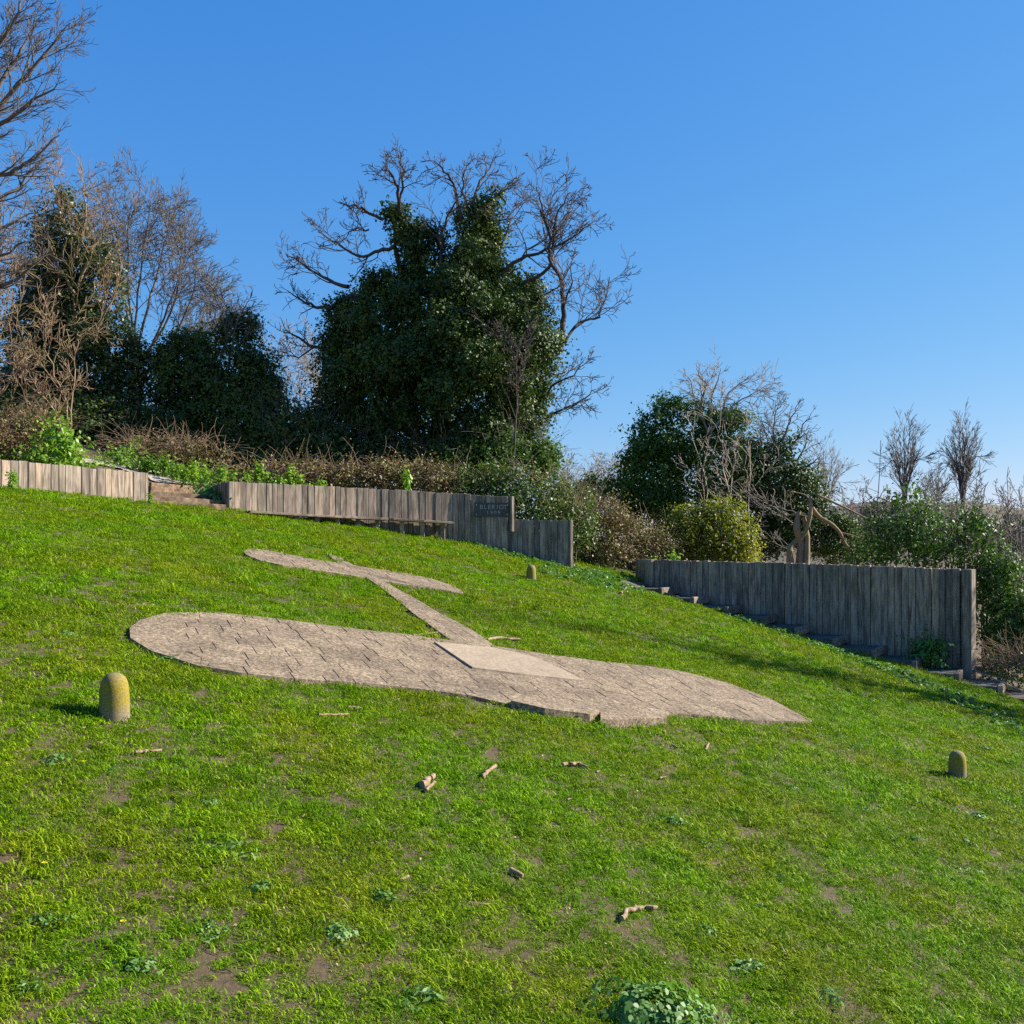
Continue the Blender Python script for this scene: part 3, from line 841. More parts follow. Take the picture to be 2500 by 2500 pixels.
def leaf_cloud(E, dens, size, seed, shell=(0.55, 1.05), clump=9, cs=0.14, lump=0.16, inner=0.3, droop=0.5, rs=(.20, .50), rcap=(.3, 1.25), cover=1.15, spray=(.15, .75), hole=.30):
    """leaves on the skins of many small lobes that cluster over the big ellipsoids, and a thin dark filling behind"""
    rng = np.random.default_rng(seed)
    SCn, SR, ST = [], [], []
    C, Nn, S, T = [], [], [], []
    for i, (c, r) in enumerate(E):
        p_ = 1.6
        ar = 4 * math.pi * (((r[0] * r[1]) ** p_ + (r[0] * r[2]) ** p_ + (r[1] * r[2]) ** p_) / 3) ** (1 / p_)
        rm = float(np.clip(np.cbrt(r.prod()) * .36, rcap[0], rcap[1]))
        k = max(5, int(cover * ar / (math.pi * rm * rm)))
        u = unit(rng.normal(size=(k, 3)))
        lm = 1 + lump * wav(u + i * 3.1, 2.6) + lump * .5 * rng.normal(size=k) * .6
        rr = np.clip(rng.uniform(rs[0], rs[1], k) / .36 * rm, rcap[0] * .6, rcap[1] * 1.25)
        pos = c + u * np.maximum(r - rm * .7, r * .45) * np.clip(lm, .5, 1.35)[:, None]
        keep = np.ones(k, bool)
        for j, (c2, r2) in enumerate(E):
            if j != i: keep &= (((pos - c2) / r2) ** 2).sum(1) > 0.5 ** 2
        SCn.append(pos[keep]); SR.append(rr[keep]); ST.append(rng.normal(0, .13, keep.sum()))
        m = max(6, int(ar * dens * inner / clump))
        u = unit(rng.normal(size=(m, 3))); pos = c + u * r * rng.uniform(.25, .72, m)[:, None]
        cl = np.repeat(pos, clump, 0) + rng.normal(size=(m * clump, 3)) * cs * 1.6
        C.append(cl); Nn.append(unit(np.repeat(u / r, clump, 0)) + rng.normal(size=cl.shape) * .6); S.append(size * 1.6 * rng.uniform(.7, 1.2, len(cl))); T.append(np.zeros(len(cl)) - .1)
    SCn, SR, ST = np.concatenate(SCn), np.concatenate(SR), np.concatenate(ST)
    w = SR ** 2; M = int((4 * math.pi * w).sum() * dens * .62 / clump)
    pk = rng.choice(len(SR), M, p=w / w.sum())
    u = unit(rng.normal(size=(M, 3)) + np.array([0, 0, .25]))
    pos = SCn[pk] + u * (SR[pk] * rng.uniform(shell[0], shell[1], M))[:, None] * np.array([1.0, 1.0, .85])
    keep = np.ones(M, bool)
    for c2, r2 in E: keep &= (((pos - c2) / r2) ** 2).sum(1) > 0.60 ** 2
    # ragged gaps in the leaf cover
    keep &= wav(pos + seed, 1.9) + .5 * wav(pos + 2 * seed, 4.5) + rng.normal(0, .22, M) > -hole
    pos, u, pk = pos[keep], u[keep], pk[keep]
    m = len(pos)
    # every clump is a spray of leaves strung along a shoot
    sdir = unit(u * .75 + rng.normal(size=(m, 3)) * .55 + np.array([0, 0, -.05]))
    sl = rng.uniform(spray[0], spray[1], m) * np.where(rng.random(m) < .12, 1.7, 1.0)
    tt = np.tile(np.linspace(0, 1, clump), m)[:, None]
    cl = np.repeat(pos, clump, 0) + np.repeat(sdir * sl[:, None], clump, 0) * tt + np.array([0, 0, -.22]) * np.repeat(sl, clump)[:, None] * tt ** 2
    cl = cl + rng.normal(size=cl.shape) * cs * .55 * (1.2 - .5 * tt)
    C.append(cl); Nn.append(np.repeat(u, clump, 0) * .9 + rng.normal(size=cl.shape) * .5 + np.array([0, 0, .3])); S.append(size * rng.uniform(.6, 1.25, len(cl))); T.append(np.repeat(ST[pk], clump))
    C = np.concatenate(C); Nn = np.concatenate(Nn); S = np.concatenate(S); T = np.concatenate(T)
    ok = C[:, 2] > gz(C[:, 0], C[:, 1]) + 0.01
    C, Nn, S, T = C[ok], Nn[ok], S[ok], T[ok]
    V, Fc = leaf_quads(C, Nn, S, rng, droop=droop)
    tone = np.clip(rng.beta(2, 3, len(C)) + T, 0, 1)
    return V, Fc, np.repeat(tone, 4)

def norm3(v):
    l = math.sqrt(v[0] ** 2 + v[1] ** 2 + v[2] ** 2) or 1.0
    return (v[0] / l, v[1] / l, v[2] / l)

def grow(rng, p, d, L, r, lev, prm, out):
    seg = prm['seg'][min(lev, len(prm['seg']) - 1)]
    n = max(2, int(round(L / seg))); st = L / n
    g = prm['gnarl'][min(lev, len(prm['gnarl']) - 1)]; tr = prm['trop'][min(lev, len(prm['trop']) - 1)]
    pts = [p]; ds = [d]
    r1 = max(prm['rmin'], r * prm.get('taper', .35))
    for i in range(n):
        d = norm3((d[0] + rng.gauss(0, g), d[1] + rng.gauss(0, g), d[2] + rng.gauss(0, g) + tr))
        p = (p[0] + d[0] * st, p[1] + d[1] * st, p[2] + d[2] * st)
        pts.append(p); ds.append(d)
    rad = [r + (r1 - r) * i / n for i in range(n + 1)]
    out.append((pts, rad))
    branch(rng, pts, ds, rad, L, lev, prm, out)

def branch(rng, pts, ds, rad, L, lev, prm, out, t0=None):
    if lev >= prm['levels']: return
    nch = prm['n'][min(lev, len(prm['n']) - 1)]
    nch = max(1, int(nch * rng.uniform(.75, 1.3) + .5))
    t0 = prm.get('t0', .2) if t0 is None else t0
    n = len(pts) - 1
    for k in range(nch):
        t = t0 + (1 - t0) * (k + rng.random()) / nch
        i = min(n, max(1, int(t * n + .5)))
        d = ds[i]
        a = math.radians(prm['ang'][min(lev, len(prm['ang']) - 1)] * rng.uniform(.65, 1.3))
        v = norm3((rng.gauss(0, 1), rng.gauss(0, 1), rng.gauss(0, 1)))
        dt = v[0] * d[0] + v[1] * d[1] + v[2] * d[2]
        v = norm3((v[0] - dt * d[0], v[1] - dt * d[1], v[2] - dt * d[2]))
        nd = norm3(tuple(d[j] * math.cos(a) + v[j] * math.sin(a) for j in range(3)))
        ln = L * prm['ratio'][min(lev, len(prm['ratio']) - 1)] * (1.15 - .6 * t) * rng.uniform(.7, 1.25)
        if ln < prm.get('lmin', .12): continue
        grow(rng, pts[i], nd, ln, max(prm['rmin'], rad[i] * rng.uniform(.38, .56)), lev + 1, prm, out)

def limb(rng, pxs, d0, r0, r1, prm, out, lev=0, dspan=2.0, t0=.15, L=None):
    """hand-placed limb through photo pixels at about depth d0, then ramified"""
    sgn = rng.uniform(-1, 1) * dspan
    n = len(pxs); pts = []
    W = [np.array(P(x, y, d0 + sgn * (i / (n - 1)))) for i, (x, y) in enumerate(pxs)]
    for i in range(n - 1):
        q0, q1 = W[max(i - 1, 0)], W[i]; q2, q3 = W[i + 1], W[min(i + 2, n - 1)]
        for t in np.linspace(0, 1, 5)[:-1]:
            pts.append(.5 * ((2 * q1) + (-q0 + q2) * t + (2 * q0 - 5 * q1 + 4 * q2 - q3) * t * t + (-q0 + 3 * q1 - 3 * q2 + q3) * t ** 3))
    pts.append(W[-1])
    pts = [p + np.array([rng.gauss(0, .035) for _ in range(3)]) * (0 < i < len(pts) - 1) for i, p in enumerate(pts)]
    pts = [tuple(p) for p in pts]
    ds = [norm3(tuple(pts[min(i + 1, len(pts) - 1)][k] - pts[max(i - 1, 0)][k] for k in range(3))) for i in range(len(pts))]
    rad = list(np.linspace(r0, r1, len(pts)))
    out.append((pts, rad))
    LL = L or sum(math.dist(a, b) for a, b in zip(pts[:-1], pts[1:]))
    branch(rng, pts, ds, rad, LL, lev, prm, out, t0)

def root_at(name, x, y, label, cat, group=None):
    o = empty(name, (x, y, float(gz(x, y))))
    return tag(o, label, cat, group)

def add_leaves(root, name, cloud, mat):
    V, Fc, tone = cloud
    return link(name, mesh_np(name, V - np.array(root.location), Fc, tone), MATS[mat], root)
def add_tubes(root, name, polys, mat, k=4):
    v, f = tube_np(polys, k)
    return link(name, mesh_np(name, v - np.array(root.location), f), MATS[mat], root, smooth=True)
def split_tubes(root, polys, mat, rthick=0.05, names=('trunk', 'branches'), kt=7, kb=3):
    th = [p for p in polys if max(p[1]) >= rthick]; tn = [p for p in polys if max(p[1]) < rthick]
    if th: add_tubes(root, names[0], th, mat, kt)
    if tn: add_tubes(root, names[1], tn, mat, kb)

def stems(E, n, seed, r=.02, spread=.9, base_y=None):
    """woody stems rising through a bush"""
    rng = random.Random(seed); out = []
    for _ in range(n):
        c, rr = rng.choice(E)
        a = rng.uniform(0, 6.28); q = rng.uniform(.2, spread)
        tx, ty, tz = c[0] + rr[0] * q * math.cos(a), c[1] + rr[1] * q * math.sin(a), c[2] + rr[2] * rng.uniform(.2, .95)
        bx, by = c[0] + (tx - c[0]) * .35, c[1] + (ty - c[1]) * .35
        bz = float(gz(bx, by)) - .05
        pts = []; m = 6
        for i in range(m + 1):
            t = i / m; w = .12 * math.sin(t * 3.1)
            pts.append((bx + (tx - bx) * t ** 1.4 + rng.gauss(0, .05) * t, by + (ty - by) * t ** 1.4 + rng.gauss(0, .05) * t, bz + (tz - bz) * t + w * .3))
        out.append((pts, list(np.linspace(r * 1.6, r * .5, m + 1))))
    return out

def arcs(E, n, seed, length=(.5, 1.3), r=.008, up=.7):
    """arching canes and twigs over the skin of a thicket"""
    rng = random.Random(seed); out = []
    wts = [e[1][0] * e[1][2] for e in E]
    for _ in range(n):
        c, rr = rng.choices(E, wts)[0]
        u = norm3((rng.gauss(0, 1), rng.gauss(0, 1), abs(rng.gauss(0, 1)) * .9))
        q = rng.uniform(.72, 1.0)
        p = (c[0] + rr[0] * u[0] * q, c[1] + rr[1] * u[1] * q, c[2] + rr[2] * u[2] * q)
        if p[2] < float(gz(p[0], p[1])): continue
        d = norm3((u[0] * .5 + rng.gauss(0, .7), u[1] * .5 + rng.gauss(0, .7), up + rng.gauss(0, .4)))
        L = rng.uniform(*length); m = 5; pts = [p]
        for i in range(m):
            d = norm3((d[0] + rng.gauss(0, .14), d[1] + rng.gauss(0, .14), d[2] - .22 * rng.random() + rng.gauss(0, .1)))
            p = tuple(p[k] + d[k] * L / m for k in range(3)); pts.append(p)
        out.append((pts, list(np.linspace(r, r * .6, m + 1))))
    return out

def bush(name, label, cat, blobs, mat, dens=60, size=.13, seed=1, group=None, nstem=14, ntwig=0, twigmat='bark_grey', twiglen=(.5, 1.3), twigr=.009, up=.7, **kw):
    E = ell(blobs)
    c = np.mean([e[0] for e in E], 0)
    root = root_at(name, float(c[0]), float(c[1]), label, cat, group)
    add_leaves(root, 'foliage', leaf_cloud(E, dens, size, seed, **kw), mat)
    if nstem: add_tubes(root, 'stems', stems(E, nstem, seed), 'bark_dark', 5)
    if ntwig: tag(add_tubes(root, 'twigs', arcs(E, ntwig, seed + 1, twiglen, twigr, up), twigmat, 3), kind='stuff')
    return root

# ------------------------------------------------------------------ the big ivy-clad tree
rng = random.Random(21)
D = 42.0
root = root_at('ivy_clad_tree', P(1085, 1200, D).x, D, 'big spreading bare-branched tree smothered in dark ivy behind the nameplate', 'tree')
polys = []
prm = dict(levels=3, seg=[.35, .28, .2, .16], gnarl=[.14, .24, .28, .28], trop=[.02, .07, .11, .12], n=[10, 5, 3], ang=[46, 46, 44], ratio=[.42, .50, .5], rmin=.012, t0=.15, taper=.4, lmin=.16)
LIMBS = [
    ([(1325, 876), (1367, 853), (1374, 769), (1370, 699), (1344, 629), (1339, 574), (1322, 500), (1311, 457)], .15, .022),
    ([(1330, 857), (1377, 834), (1414, 788), (1460, 774), (1474, 737), (1488, 676)], .09, .02),
    ([(1204, 685), (1255, 639), (1316, 615), (1377, 592), (1442, 550)], .11, .02),
    ([(1274, 690), (1339, 653), (1349, 583), (1362, 520), (1392, 470)], .09, .02),
    ([(1349, 590), (1375, 540), (1420, 500)], .045, .015),
    ([(1162, 530), (1204, 490), (1232, 462), (1262, 432)], .12, .02),
    ([(1125, 540), (1111, 462), (1085, 420), (1058, 392)], .09, .02),
    ([(1144, 530), (1167, 457), (1188, 420), (1204, 400)], .08, .02),
    ([(1136, 520), (1130, 450), (1140, 405)], .07, .02),
    ([(976, 520), (971, 457), (950, 420), (934, 394)], .09, .02),
    ([(971, 510), (985, 443), (982, 410), (974, 378)], .07, .02),
    ([(935, 535), (892, 513), (865, 503), (848, 500)], .08, .02),
    ([(965, 600), (925, 614), (873, 625), (818, 592), (776, 566)], .10, .02),
    ([(850, 700), (804, 685), (743, 648), (697, 618)], .10, .02),
    ([(813, 752), (766, 748), (738, 732), (701, 709)], .09, .02),
    ([(790, 855), (748, 839), (715, 816), (692, 811)], .08, .018),
    ([(768, 848), (728, 872), (700, 865), (684, 840)], .045, .014),
    ([(1311, 1034), (1358, 1007), (1414, 979), (1456, 951)], .08, .018),
    ([(1305, 1000), (1350, 940), (1400, 915), (1425, 880)], .06, .016),
    ([(1078, 690), (1078, 620), (1074, 574), (1102, 518), (1112, 480)], .10, .025),
    ([(1200, 640), (1240, 560), (1262, 520)], .06, .016),
    ([(1180, 560), (1235, 530), (1290, 480)], .05, .016),
    ([(900, 560), (865, 560), (820, 600)], .05, .015),
    ([(1330, 720), (1370, 690), (1400, 640)], .05, .015),
]
for pxs, a, b in LIMBS:
    L = None
    limb(rng, pxs, D - .5, a * .95, b * .9, prm, polys, lev=0, dspan=2.2, t0=.25 if a > .08 else .15)
# trunk and inner scaffold
for pxs, a, b in (([(1085, 1215), (1075, 1050), (1090, 850), (1078, 680)], .55, .22), ([(1088, 900), (1200, 780), (1280, 700)], .26, .12), ([(1085, 920), (1000, 760), (965, 605)], .22, .10),
                  ([(1090, 980), (1240, 900), (1330, 872)], .24, .15), ([(1070, 1000), (900, 880), (790, 850)], .2, .1), ([(1080, 760), (1010, 620), (975, 515)], .22, .1), ([(1085, 740), (1150, 620), (1160, 525)], .22, .12),
                  ([(1095, 1080), (1230, 1060), (1312, 1034)], .16, .09), ([(1020, 780), (860, 720), (810, 750)], .14, .09)):
    W = [tuple(P(x, y, D + (0 if i == 0 else rng.uniform(-.4, .4)))) for i, (x, y) in enumerate(pxs)]
    polys.append((W, list(np.linspace(a, b, len(W)))))
split_tubes(root, polys, 'bark_dark')
d1 = D - 1
blobs = [(980, 548, 42, 48, D), (1022, 590, 62, 52, D), (945, 520, 22, 22, D), (1152, 545, 48, 50, D), (1175, 585, 55, 62, D), (1205, 488, 16, 22, D), (1188, 512, 20, 20, D),
         (1075, 655, 130, 66, D), (945, 710, 85, 58, D), (1150, 700, 105, 85, D), (1275, 710, 48, 62, D), (1298, 800, 52, 95, D), (1225, 800, 85, 95, d1),
         (860, 800, 62, 100, D), (1000, 830, 165, 170, D, .7), (1150, 880, 185, 180, d1, .7), (1285, 930, 60, 90, D), (830, 900, 62, 110, D), (900, 960, 130, 120, D),
         (850, 1050, 95, 110, D), (1060, 1060, 210, 120, D, .6), (1230, 1040, 90, 105, d1), (1290, 1040, 45, 75, D), (1315, 1125, 42, 60, D - 1), (1180, 1140, 120, 60, d1),
         (1110, 690, 62, 50, D - 2.6), (1190, 760, 55, 52, D - 2.8), (1080, 800, 66, 60, D - 3.2), (1170, 880, 70, 62, D - 3.6), (980, 880, 60, 62, D - 3.2), (1080, 960, 70, 66, D - 3.4), (1240, 960, 52, 58, D - 2.8), (900, 880, 52, 60, D - 2.4), (960, 1010, 66, 56, D - 2.8), (1160, 1040, 66, 52, D - 3.0), (890, 780, 40, 40, D - 1.8), (1270, 830, 40, 46, D - 2.0), (1010, 720, 50, 40, D - 2.0), (1150, 620, 40, 40, D - 1.5)]
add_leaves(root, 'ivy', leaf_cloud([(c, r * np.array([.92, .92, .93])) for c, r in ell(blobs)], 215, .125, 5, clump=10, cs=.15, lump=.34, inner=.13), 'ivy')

# small tree with pale stem standing before the ivy
rng = random.Random(8)
root = root_at('bare_sapling', P(1270, 1180, 38).x, 38, 'slender pale-stemmed bare sapling in front of the big ivy-clad tree', 'sapling')
polys = []
p2 = dict(prm, levels=3, n=[8, 5, 3], ang=[38, 40, 40], ratio=[.5, .5, .5], trop=[.05, .08, .05], gnarl=[.1, .16, .2], rmin=.012)
limb(rng, [(1250, 1195), (1258, 1040), (1262, 960), (1262, 900)], 38, .05, .015, p2, polys, dspan=.3, t0=.3)
limb(rng, [(1262, 905), (1240, 830), (1175, 795)], 38, .045, .014, p2, polys, dspan=.5)
limb(rng, [(1262, 905), (1265, 840), (1300, 790)], 38, .035, .014, p2, polys, dspan=.5)
add_tubes(root, 'branches', polys, 'bark_dark', 4)

# ------------------------------------------------------------------ left side trees
rng = random.Random(31)
D = 50.0
root = root_at('bare_tree', P(330, 1080, D).x, D, 'rounded bare tree with fine twigs rising behind the ivy mound', 'tree')
polys = []
pb = dict(levels=4, seg=[.6, .45, .35, .25, .22], gnarl=[.07, .10, .14, .16, .18], trop=[.02, .03, .03, .02, .02], n=[8, 6, 5, 3], ang=[34, 36, 36, 38], ratio=[.48, .5, .5, .5], rmin=.013, t0=.2, taper=.35, lmin=.25)
for pxs in ([(330, 1000), (330, 800), (345, 640), (370, 480)], [(330, 930), (390, 800), (430, 700), (455, 560)], [(330, 960), (420, 850), (490, 780), (530, 720)], [(335, 900), (300, 700), (280, 560), (262, 470)],
            [(330, 980), (430, 900), (500, 820), (545, 770)], [(330, 860), (280, 740), (220, 640), (180, 540)], [(335, 850), (370, 720), (400, 600), (415, 520)], [(330, 950), (250, 850), (170, 790), (110, 740)], [(330, 820), (310, 660), (320, 500)], [(330, 950), (420, 830), (475, 700), (480, 610)], [(330, 990), (450, 880), (520, 810), (548, 750)], [(330, 900), (420, 760), (440, 640), (420, 560)]):
    limb(rng, pxs, D, .075, .018, dict(pb, n=[16, 7, 5, 3], ratio=[.36, .52, .5, .5], rmin=.011, ang=[40, 40, 38, 38]), polys, dspan=3.0, t0=.3)
W = [tuple(P(330, y, D)) for y in (1110, 1000, 900, 820)]
polys.append((W, [.4, .34, .28, .2]))
split_tubes(root, polys, 'bark_grey', .06)

D = 40.0
root = root_at('ivy_clad_tree', P(190, 1100, D).x, D, 'upright ivy-covered tree with brown twigs over its crown', 'tree')
bl = [(160, 505, 32, 45, D), (110, 700, 75, 75, D), (250, 745, 55, 65, D), (85, 800, 95, 75, D), (135, 590, 62, 65, D), (185, 570, 52, 60, D), (215, 640, 62, 70, D), (160, 650, 62, 60, D), (265, 670, 32, 42, D), (190, 740, 52, 60, D), (230, 800, 62, 70, D), (270, 860, 70, 80, D), (200, 900, 120, 110, D), (310, 930, 55, 80, D), (120, 960, 130, 100, D), (40, 940, 100, 110, D), (260, 1000, 110, 80, D)]
add_leaves(root, 'ivy', leaf_cloud(ell(bl), 165, .12, 9, lump=.34, inner=.14, cs=.15), 'ivy_olive')
rng = random.Random(33); polys = []
pt = dict(levels=3, seg=[.35, .3, .25], gnarl=[.12, .16, .2], trop=[.05, .04, .02], n=[9, 6, 4], ang=[42, 42, 40], ratio=[.5, .5, .5], rmin=.012, t0=.15, taper=.35, lmin=.2)
for pxs in ([(190, 1100), (190, 900), (180, 700), (165, 480)], [(185, 720), (130, 620), (100, 520)], [(190, 700), (230, 600), (265, 540)], [(195, 840), (260, 760), (300, 640)], [(188, 800), (110, 720), (50, 640)], [(180, 640), (150, 520), (118, 430)], [(185, 620), (210, 520), (200, 440)]):
    limb(rng, pxs, D - .9, .06, .014, dict(pt, n=[12, 6, 4], rmin=.010), polys, dspan=1.2, t0=.2)
split_tubes(root, polys, 'bark_tan')

# ivy mound
D = 41.0
bush('ivy_mound', 'dark rounded mound of ivy with a tufted crest beside the big tree', 'bush',
     [(480, 880, 105, 75, D), (600, 930, 75, 85, D), (430, 950, 85, 105, D), (540, 990, 150, 130, D), (640, 1030, 60, 110, D), (430, 1060, 110, 90, D), (570, 1090, 150, 70, D), (560, 815, 52, 26, D), (585, 785, 34, 26, D), (440, 838, 60, 28, D), (610, 830, 28, 18, D)],
     'ivy', dens=200, size=.12, seed=12, nstem=22, ntwig=160, twigmat='bark_dark', twiglen=(.5, 1.6), lump=.28, inner=.2)
rng = random.Random(35); polys = []
root = root_at('bare_sapling', P(560, 1100, 40.4).x, 40.4, 'thin dead twigs poking out above the ivy mound crest', 'sapling')
for pxs in ([(520, 1000), (545, 860), (560, 780), (545, 735)], [(560, 860), (600, 820), (640, 800)], [(560, 900), (575, 790), (600, 745)]):
    limb(rng, pxs, 40.4, .035, .014, dict(pt, n=[6, 4, 3]), polys, dspan=.6)
add_tubes(root, 'branches', polys, 'bark_grey', 4)

# pale scrub between mound and tree
rng = random.Random(36); polys = []
root = root_at('bare_scrub', P(740, 1120, 52).x, 52, 'pale thin bare scrub showing between the ivy mound and big tree', 'scrub')
for k in range(16):
    x = rng.uniform(665, 800); limb(rng, [(x, 1060), (x + rng.uniform(-15, 15), 960), (x + rng.uniform(-40, 40), rng.uniform(820, 900))], 52, .04, .014, dict(pt, n=[6, 4, 2], levels=2), polys, dspan=1.5)
add_tubes(root, 'branches', polys, 'bark_pale', 3)

# big off-frame tree at far left whose branches reach in
rng = random.Random(41); D = 29.0
root = root_at('bare_tree', P(-330, 1050, D).x, D, 'tall bare tree reaching in over the lawn with upswept twiggy branches', 'tree')
polys = []
pl_ = dict(levels=4, seg=[.4, .3, .22, .18], gnarl=[.07, .10, .14, .16], trop=[.05, .07, .07, .05], n=[15, 6, 5, 3], ang=[36, 38, 38, 40], ratio=[.22, .5, .5, .5], rmin=.008, t0=.25, taper=.35, lmin=.18)
for pxs in ([(-330, 560), (-150, 420), (20, 230), (100, 150), (165, 62)], [(-330, 520), (-200, 300), (-60, 160), (30, 60), (60, -40)], [(-330, 620), (-150, 500), (0, 430), (60, 400), (145, 330)], [(-330, 660), (-120, 540), (20, 480), (110, 385)],
            [(-330, 450), (-200, 220), (-90, 60), (-20, -60)], [(-330, 700), (-140, 620), (-20, 570), (75, 520)], [(-330, 760), (-150, 680), (-30, 640), (60, 590)], [(-330, 600), (-160, 460), (-30, 330), (60, 260), (140, 205)], [(-330, 500), (-170, 360), (-40, 260), (40, 140), (65, 90)], [(-330, 780), (-120, 730), (20, 690), (90, 640)]):
    limb(rng, pxs, D, .13, .016, pl_, polys, dspan=1.6, t0=.35)
polys.append(([tuple(P(-330, y, D)) for y in (1150, 900, 700, 450, 200, -100)], [.42, .36, .30, .22, .15, .08]))
split_tubes(root, polys, 'bark_grey', .05)

# tan twiggy shrub at left edge
rng = random.Random(42); D = 31.0
root = root_at('bare_shrub', P(-60, 1060, D).x, D, 'sprawling tan bare shrub with long sunlit branches behind the low wall', 'shrub')
polys = []
ps = dict(pl_, levels=3, n=[12, 6, 4], ratio=[.36, .48, .5], gnarl=[.08, .13, .17], trop=[.02, .03, .03], ang=[38, 38, 40], rmin=.010)
for pxs in ([(-120, 1060), (-80, 900), (0, 795), (80, 740)], [(-100, 1060), (0, 960), (60, 860), (140, 800), (200, 790)], [(-120, 1000), (-40, 840), (10, 740), (30, 640)], [(-100, 1000), (0, 930), (90, 880), (120, 800)],
            [(-60, 1040), (20, 1000), (100, 960), (190, 940)], [(170, 1060), (150, 960), (120, 870), (110, 800)], [(165, 1060), (185, 930), (175, 840)], [(-110, 900), (-60, 720), (0, 640), (10, 560)], [(-120, 980), (-40, 900), (30, 870), (60, 840)], [(140, 1070), (130, 1000), (60, 930)]):
    limb(rng, pxs, D, .038, .011, ps, polys, dspan=1.2, t0=.2)
split_tubes(root, polys, 'bark_tan', .04)

# dark undergrowth behind the left walls
bush('ivy_undergrowth', 'deep shaded ivy undergrowth beneath the upright ivy-covered tree', 'bush',
     [(150, 1050, 150, 70, 38), (300, 1060, 130, 80, 38.5), (60, 1020, 110, 70, 38), (380, 1090, 110, 60, 38.5)], 'ivy', dens=120, size=.14, seed=14, ntwig=260, twigmat='bark_dark', nstem=18)
bush('ivy_undergrowth', 'shaded ivy undergrowth along the foot of the big tree', 'bush',
     [(700, 1080, 90, 90, 39.5), (800, 1110, 120, 70, 39.5), (960, 1130, 120, 60, 39.5), (620, 1140, 100, 40, 38.5)], 'ivy', dens=120, size=.14, seed=15, ntwig=240, twigmat='bark_grey', twiglen=(.6, 2.0), up=1.4, nstem=16)
bush('ivy_undergrowth', 'green ivy undergrowth hugging the right foot of the big tree', 'bush',
     [(1100, 1130, 110, 60, 39), (1210, 1110, 80, 80, 39), (1320, 1120, 45, 60, 39.5)], 'shrub_green', dens=120, size=.13, seed=16, ntwig=180, twiglen=(.6, 1.8), up=1.3, nstem=12)

# ------------------------------------------------------------------ brambles
BG = 'bramble thickets behind the board walls'
bush('bramble', 'brown dead bramble tangle above the small timber steps', 'bramble', [(390, 1110, 90, 42, 34.5), (480, 1115, 80, 42, 34.5), (300, 1108, 60, 40, 35.5)], 'bramble_leaf', dens=90, size=.075, seed=51, group=BG, nstem=0, ntwig=300, twigmat='cane', twiglen=(.5, 1.4), twigr=.009, clump=5)
bush('bramble', 'brown bramble and dry stems above the left end of the curved wall', 'bramble', [(600, 1165, 70, 28, 32.5), (700, 1165, 80, 36, 33), (800, 1170, 70, 40, 33.5)], 'bramble_leaf', dens=170, size=.085, seed=52, group=BG, nstem=6, ntwig=170, twigmat='cane', twiglen=(.4, 1.3), up=.9, clump=5)
bush('bramble', 'russet bramble thicket rising above the middle of the curved wall', 'bramble', [(880, 1180, 70, 45, 34), (970, 1180, 80, 48, 34.5), (1060, 1185, 80, 50, 34.5)], 'bramble_leaf', dens=180, size=.085, seed=53, group=BG, nstem=6, ntwig=170, twigmat='cane', twiglen=(.4, 1.2), up=.8, clump=5)
bush('bramble', 'green and russet bramble thicket above the nameplate', 'bramble', [(1150, 1190, 80, 50, 35), (1240, 1190, 80, 62, 35), (1320, 1225, 70, 75, 35), (1270, 1280, 90, 60, 34.6), (1345, 1300, 60, 70, 34.4)], 'bramble_green', dens=180, size=.09, seed=54, group=BG, nstem=6, ntwig=220, twigmat='cane', twiglen=(.4, 1.2), clump=5)
bush('bramble', 'green bramble clump spilling past the end of the curved wall', 'bramble', [(1400, 1300, 45, 75, 34.5), (1370, 1240, 50, 60, 35.5), (1420, 1250, 40, 50, 36)], 'bramble_green', dens=190, size=.09, seed=55, group=BG, nstem=6, ntwig=220, twigmat='cane', clump=5)
bush('bramble', 'broad brown bramble slope between the curved wall and tall wall', 'bramble', [(1460, 1290, 70, 72, 36), (1530, 1320, 75, 68, 36.5), (1600, 1345, 60, 50, 37), (1480, 1355, 70, 46, 35.6)], 'bramble_leaf', dens=190, size=.08, seed=56, group=BG, nstem=6, ntwig=260, twigmat='cane', twiglen=(.4, 1.1), clump=5)
bush('bramble', 'tan bramble mass above the low pale wall', 'bramble', [(20, 1080, 80, 55, 28), (90, 1060, 60, 60, 28.5), (-60, 1080, 80, 60, 27)], 'bramble_leaf', dens=150, size=.08, seed=57, group=BG, nstem=4, ntwig=260, twigmat='cane', twiglen=(.4, 1.3), clump=5)

# bright green plants behind the low wall and along the wall tops
bush('alexanders_clump', 'bright fresh green leafy clump leaning over the low pale wall', 'plant', [(150, 1085, 42, 45, 27.5), (120, 1115, 60, 30, 27), (180, 1110, 40, 34, 27.5), (140, 1050, 20, 26, 27.5)], 'fresh', dens=120, size=.12, seed=61, nstem=10, clump=7, cs=.1)
bush('alexanders_clump', 'low bright green leafy fringe between the chalk path and low wall', 'plant', [(40, 1118, 80, 16, None), (150, 1130, 70, 16, None), (235, 1148, 50, 11, None)], 'fresh', dens=110, size=.10, seed=62, nstem=0, clump=7, cs=.08)
bush('alexanders_clump', 'low bright green leafy verge between the chalk path and bramble tangle', 'plant', [(280, 1126, 50, 14, None), (345, 1144, 60, 15, None), (425, 1160, 60, 16, None), (500, 1168, 40, 16, None)], 'fresh', dens=110, size=.10, seed=63, nstem=0, clump=7, cs=.08)

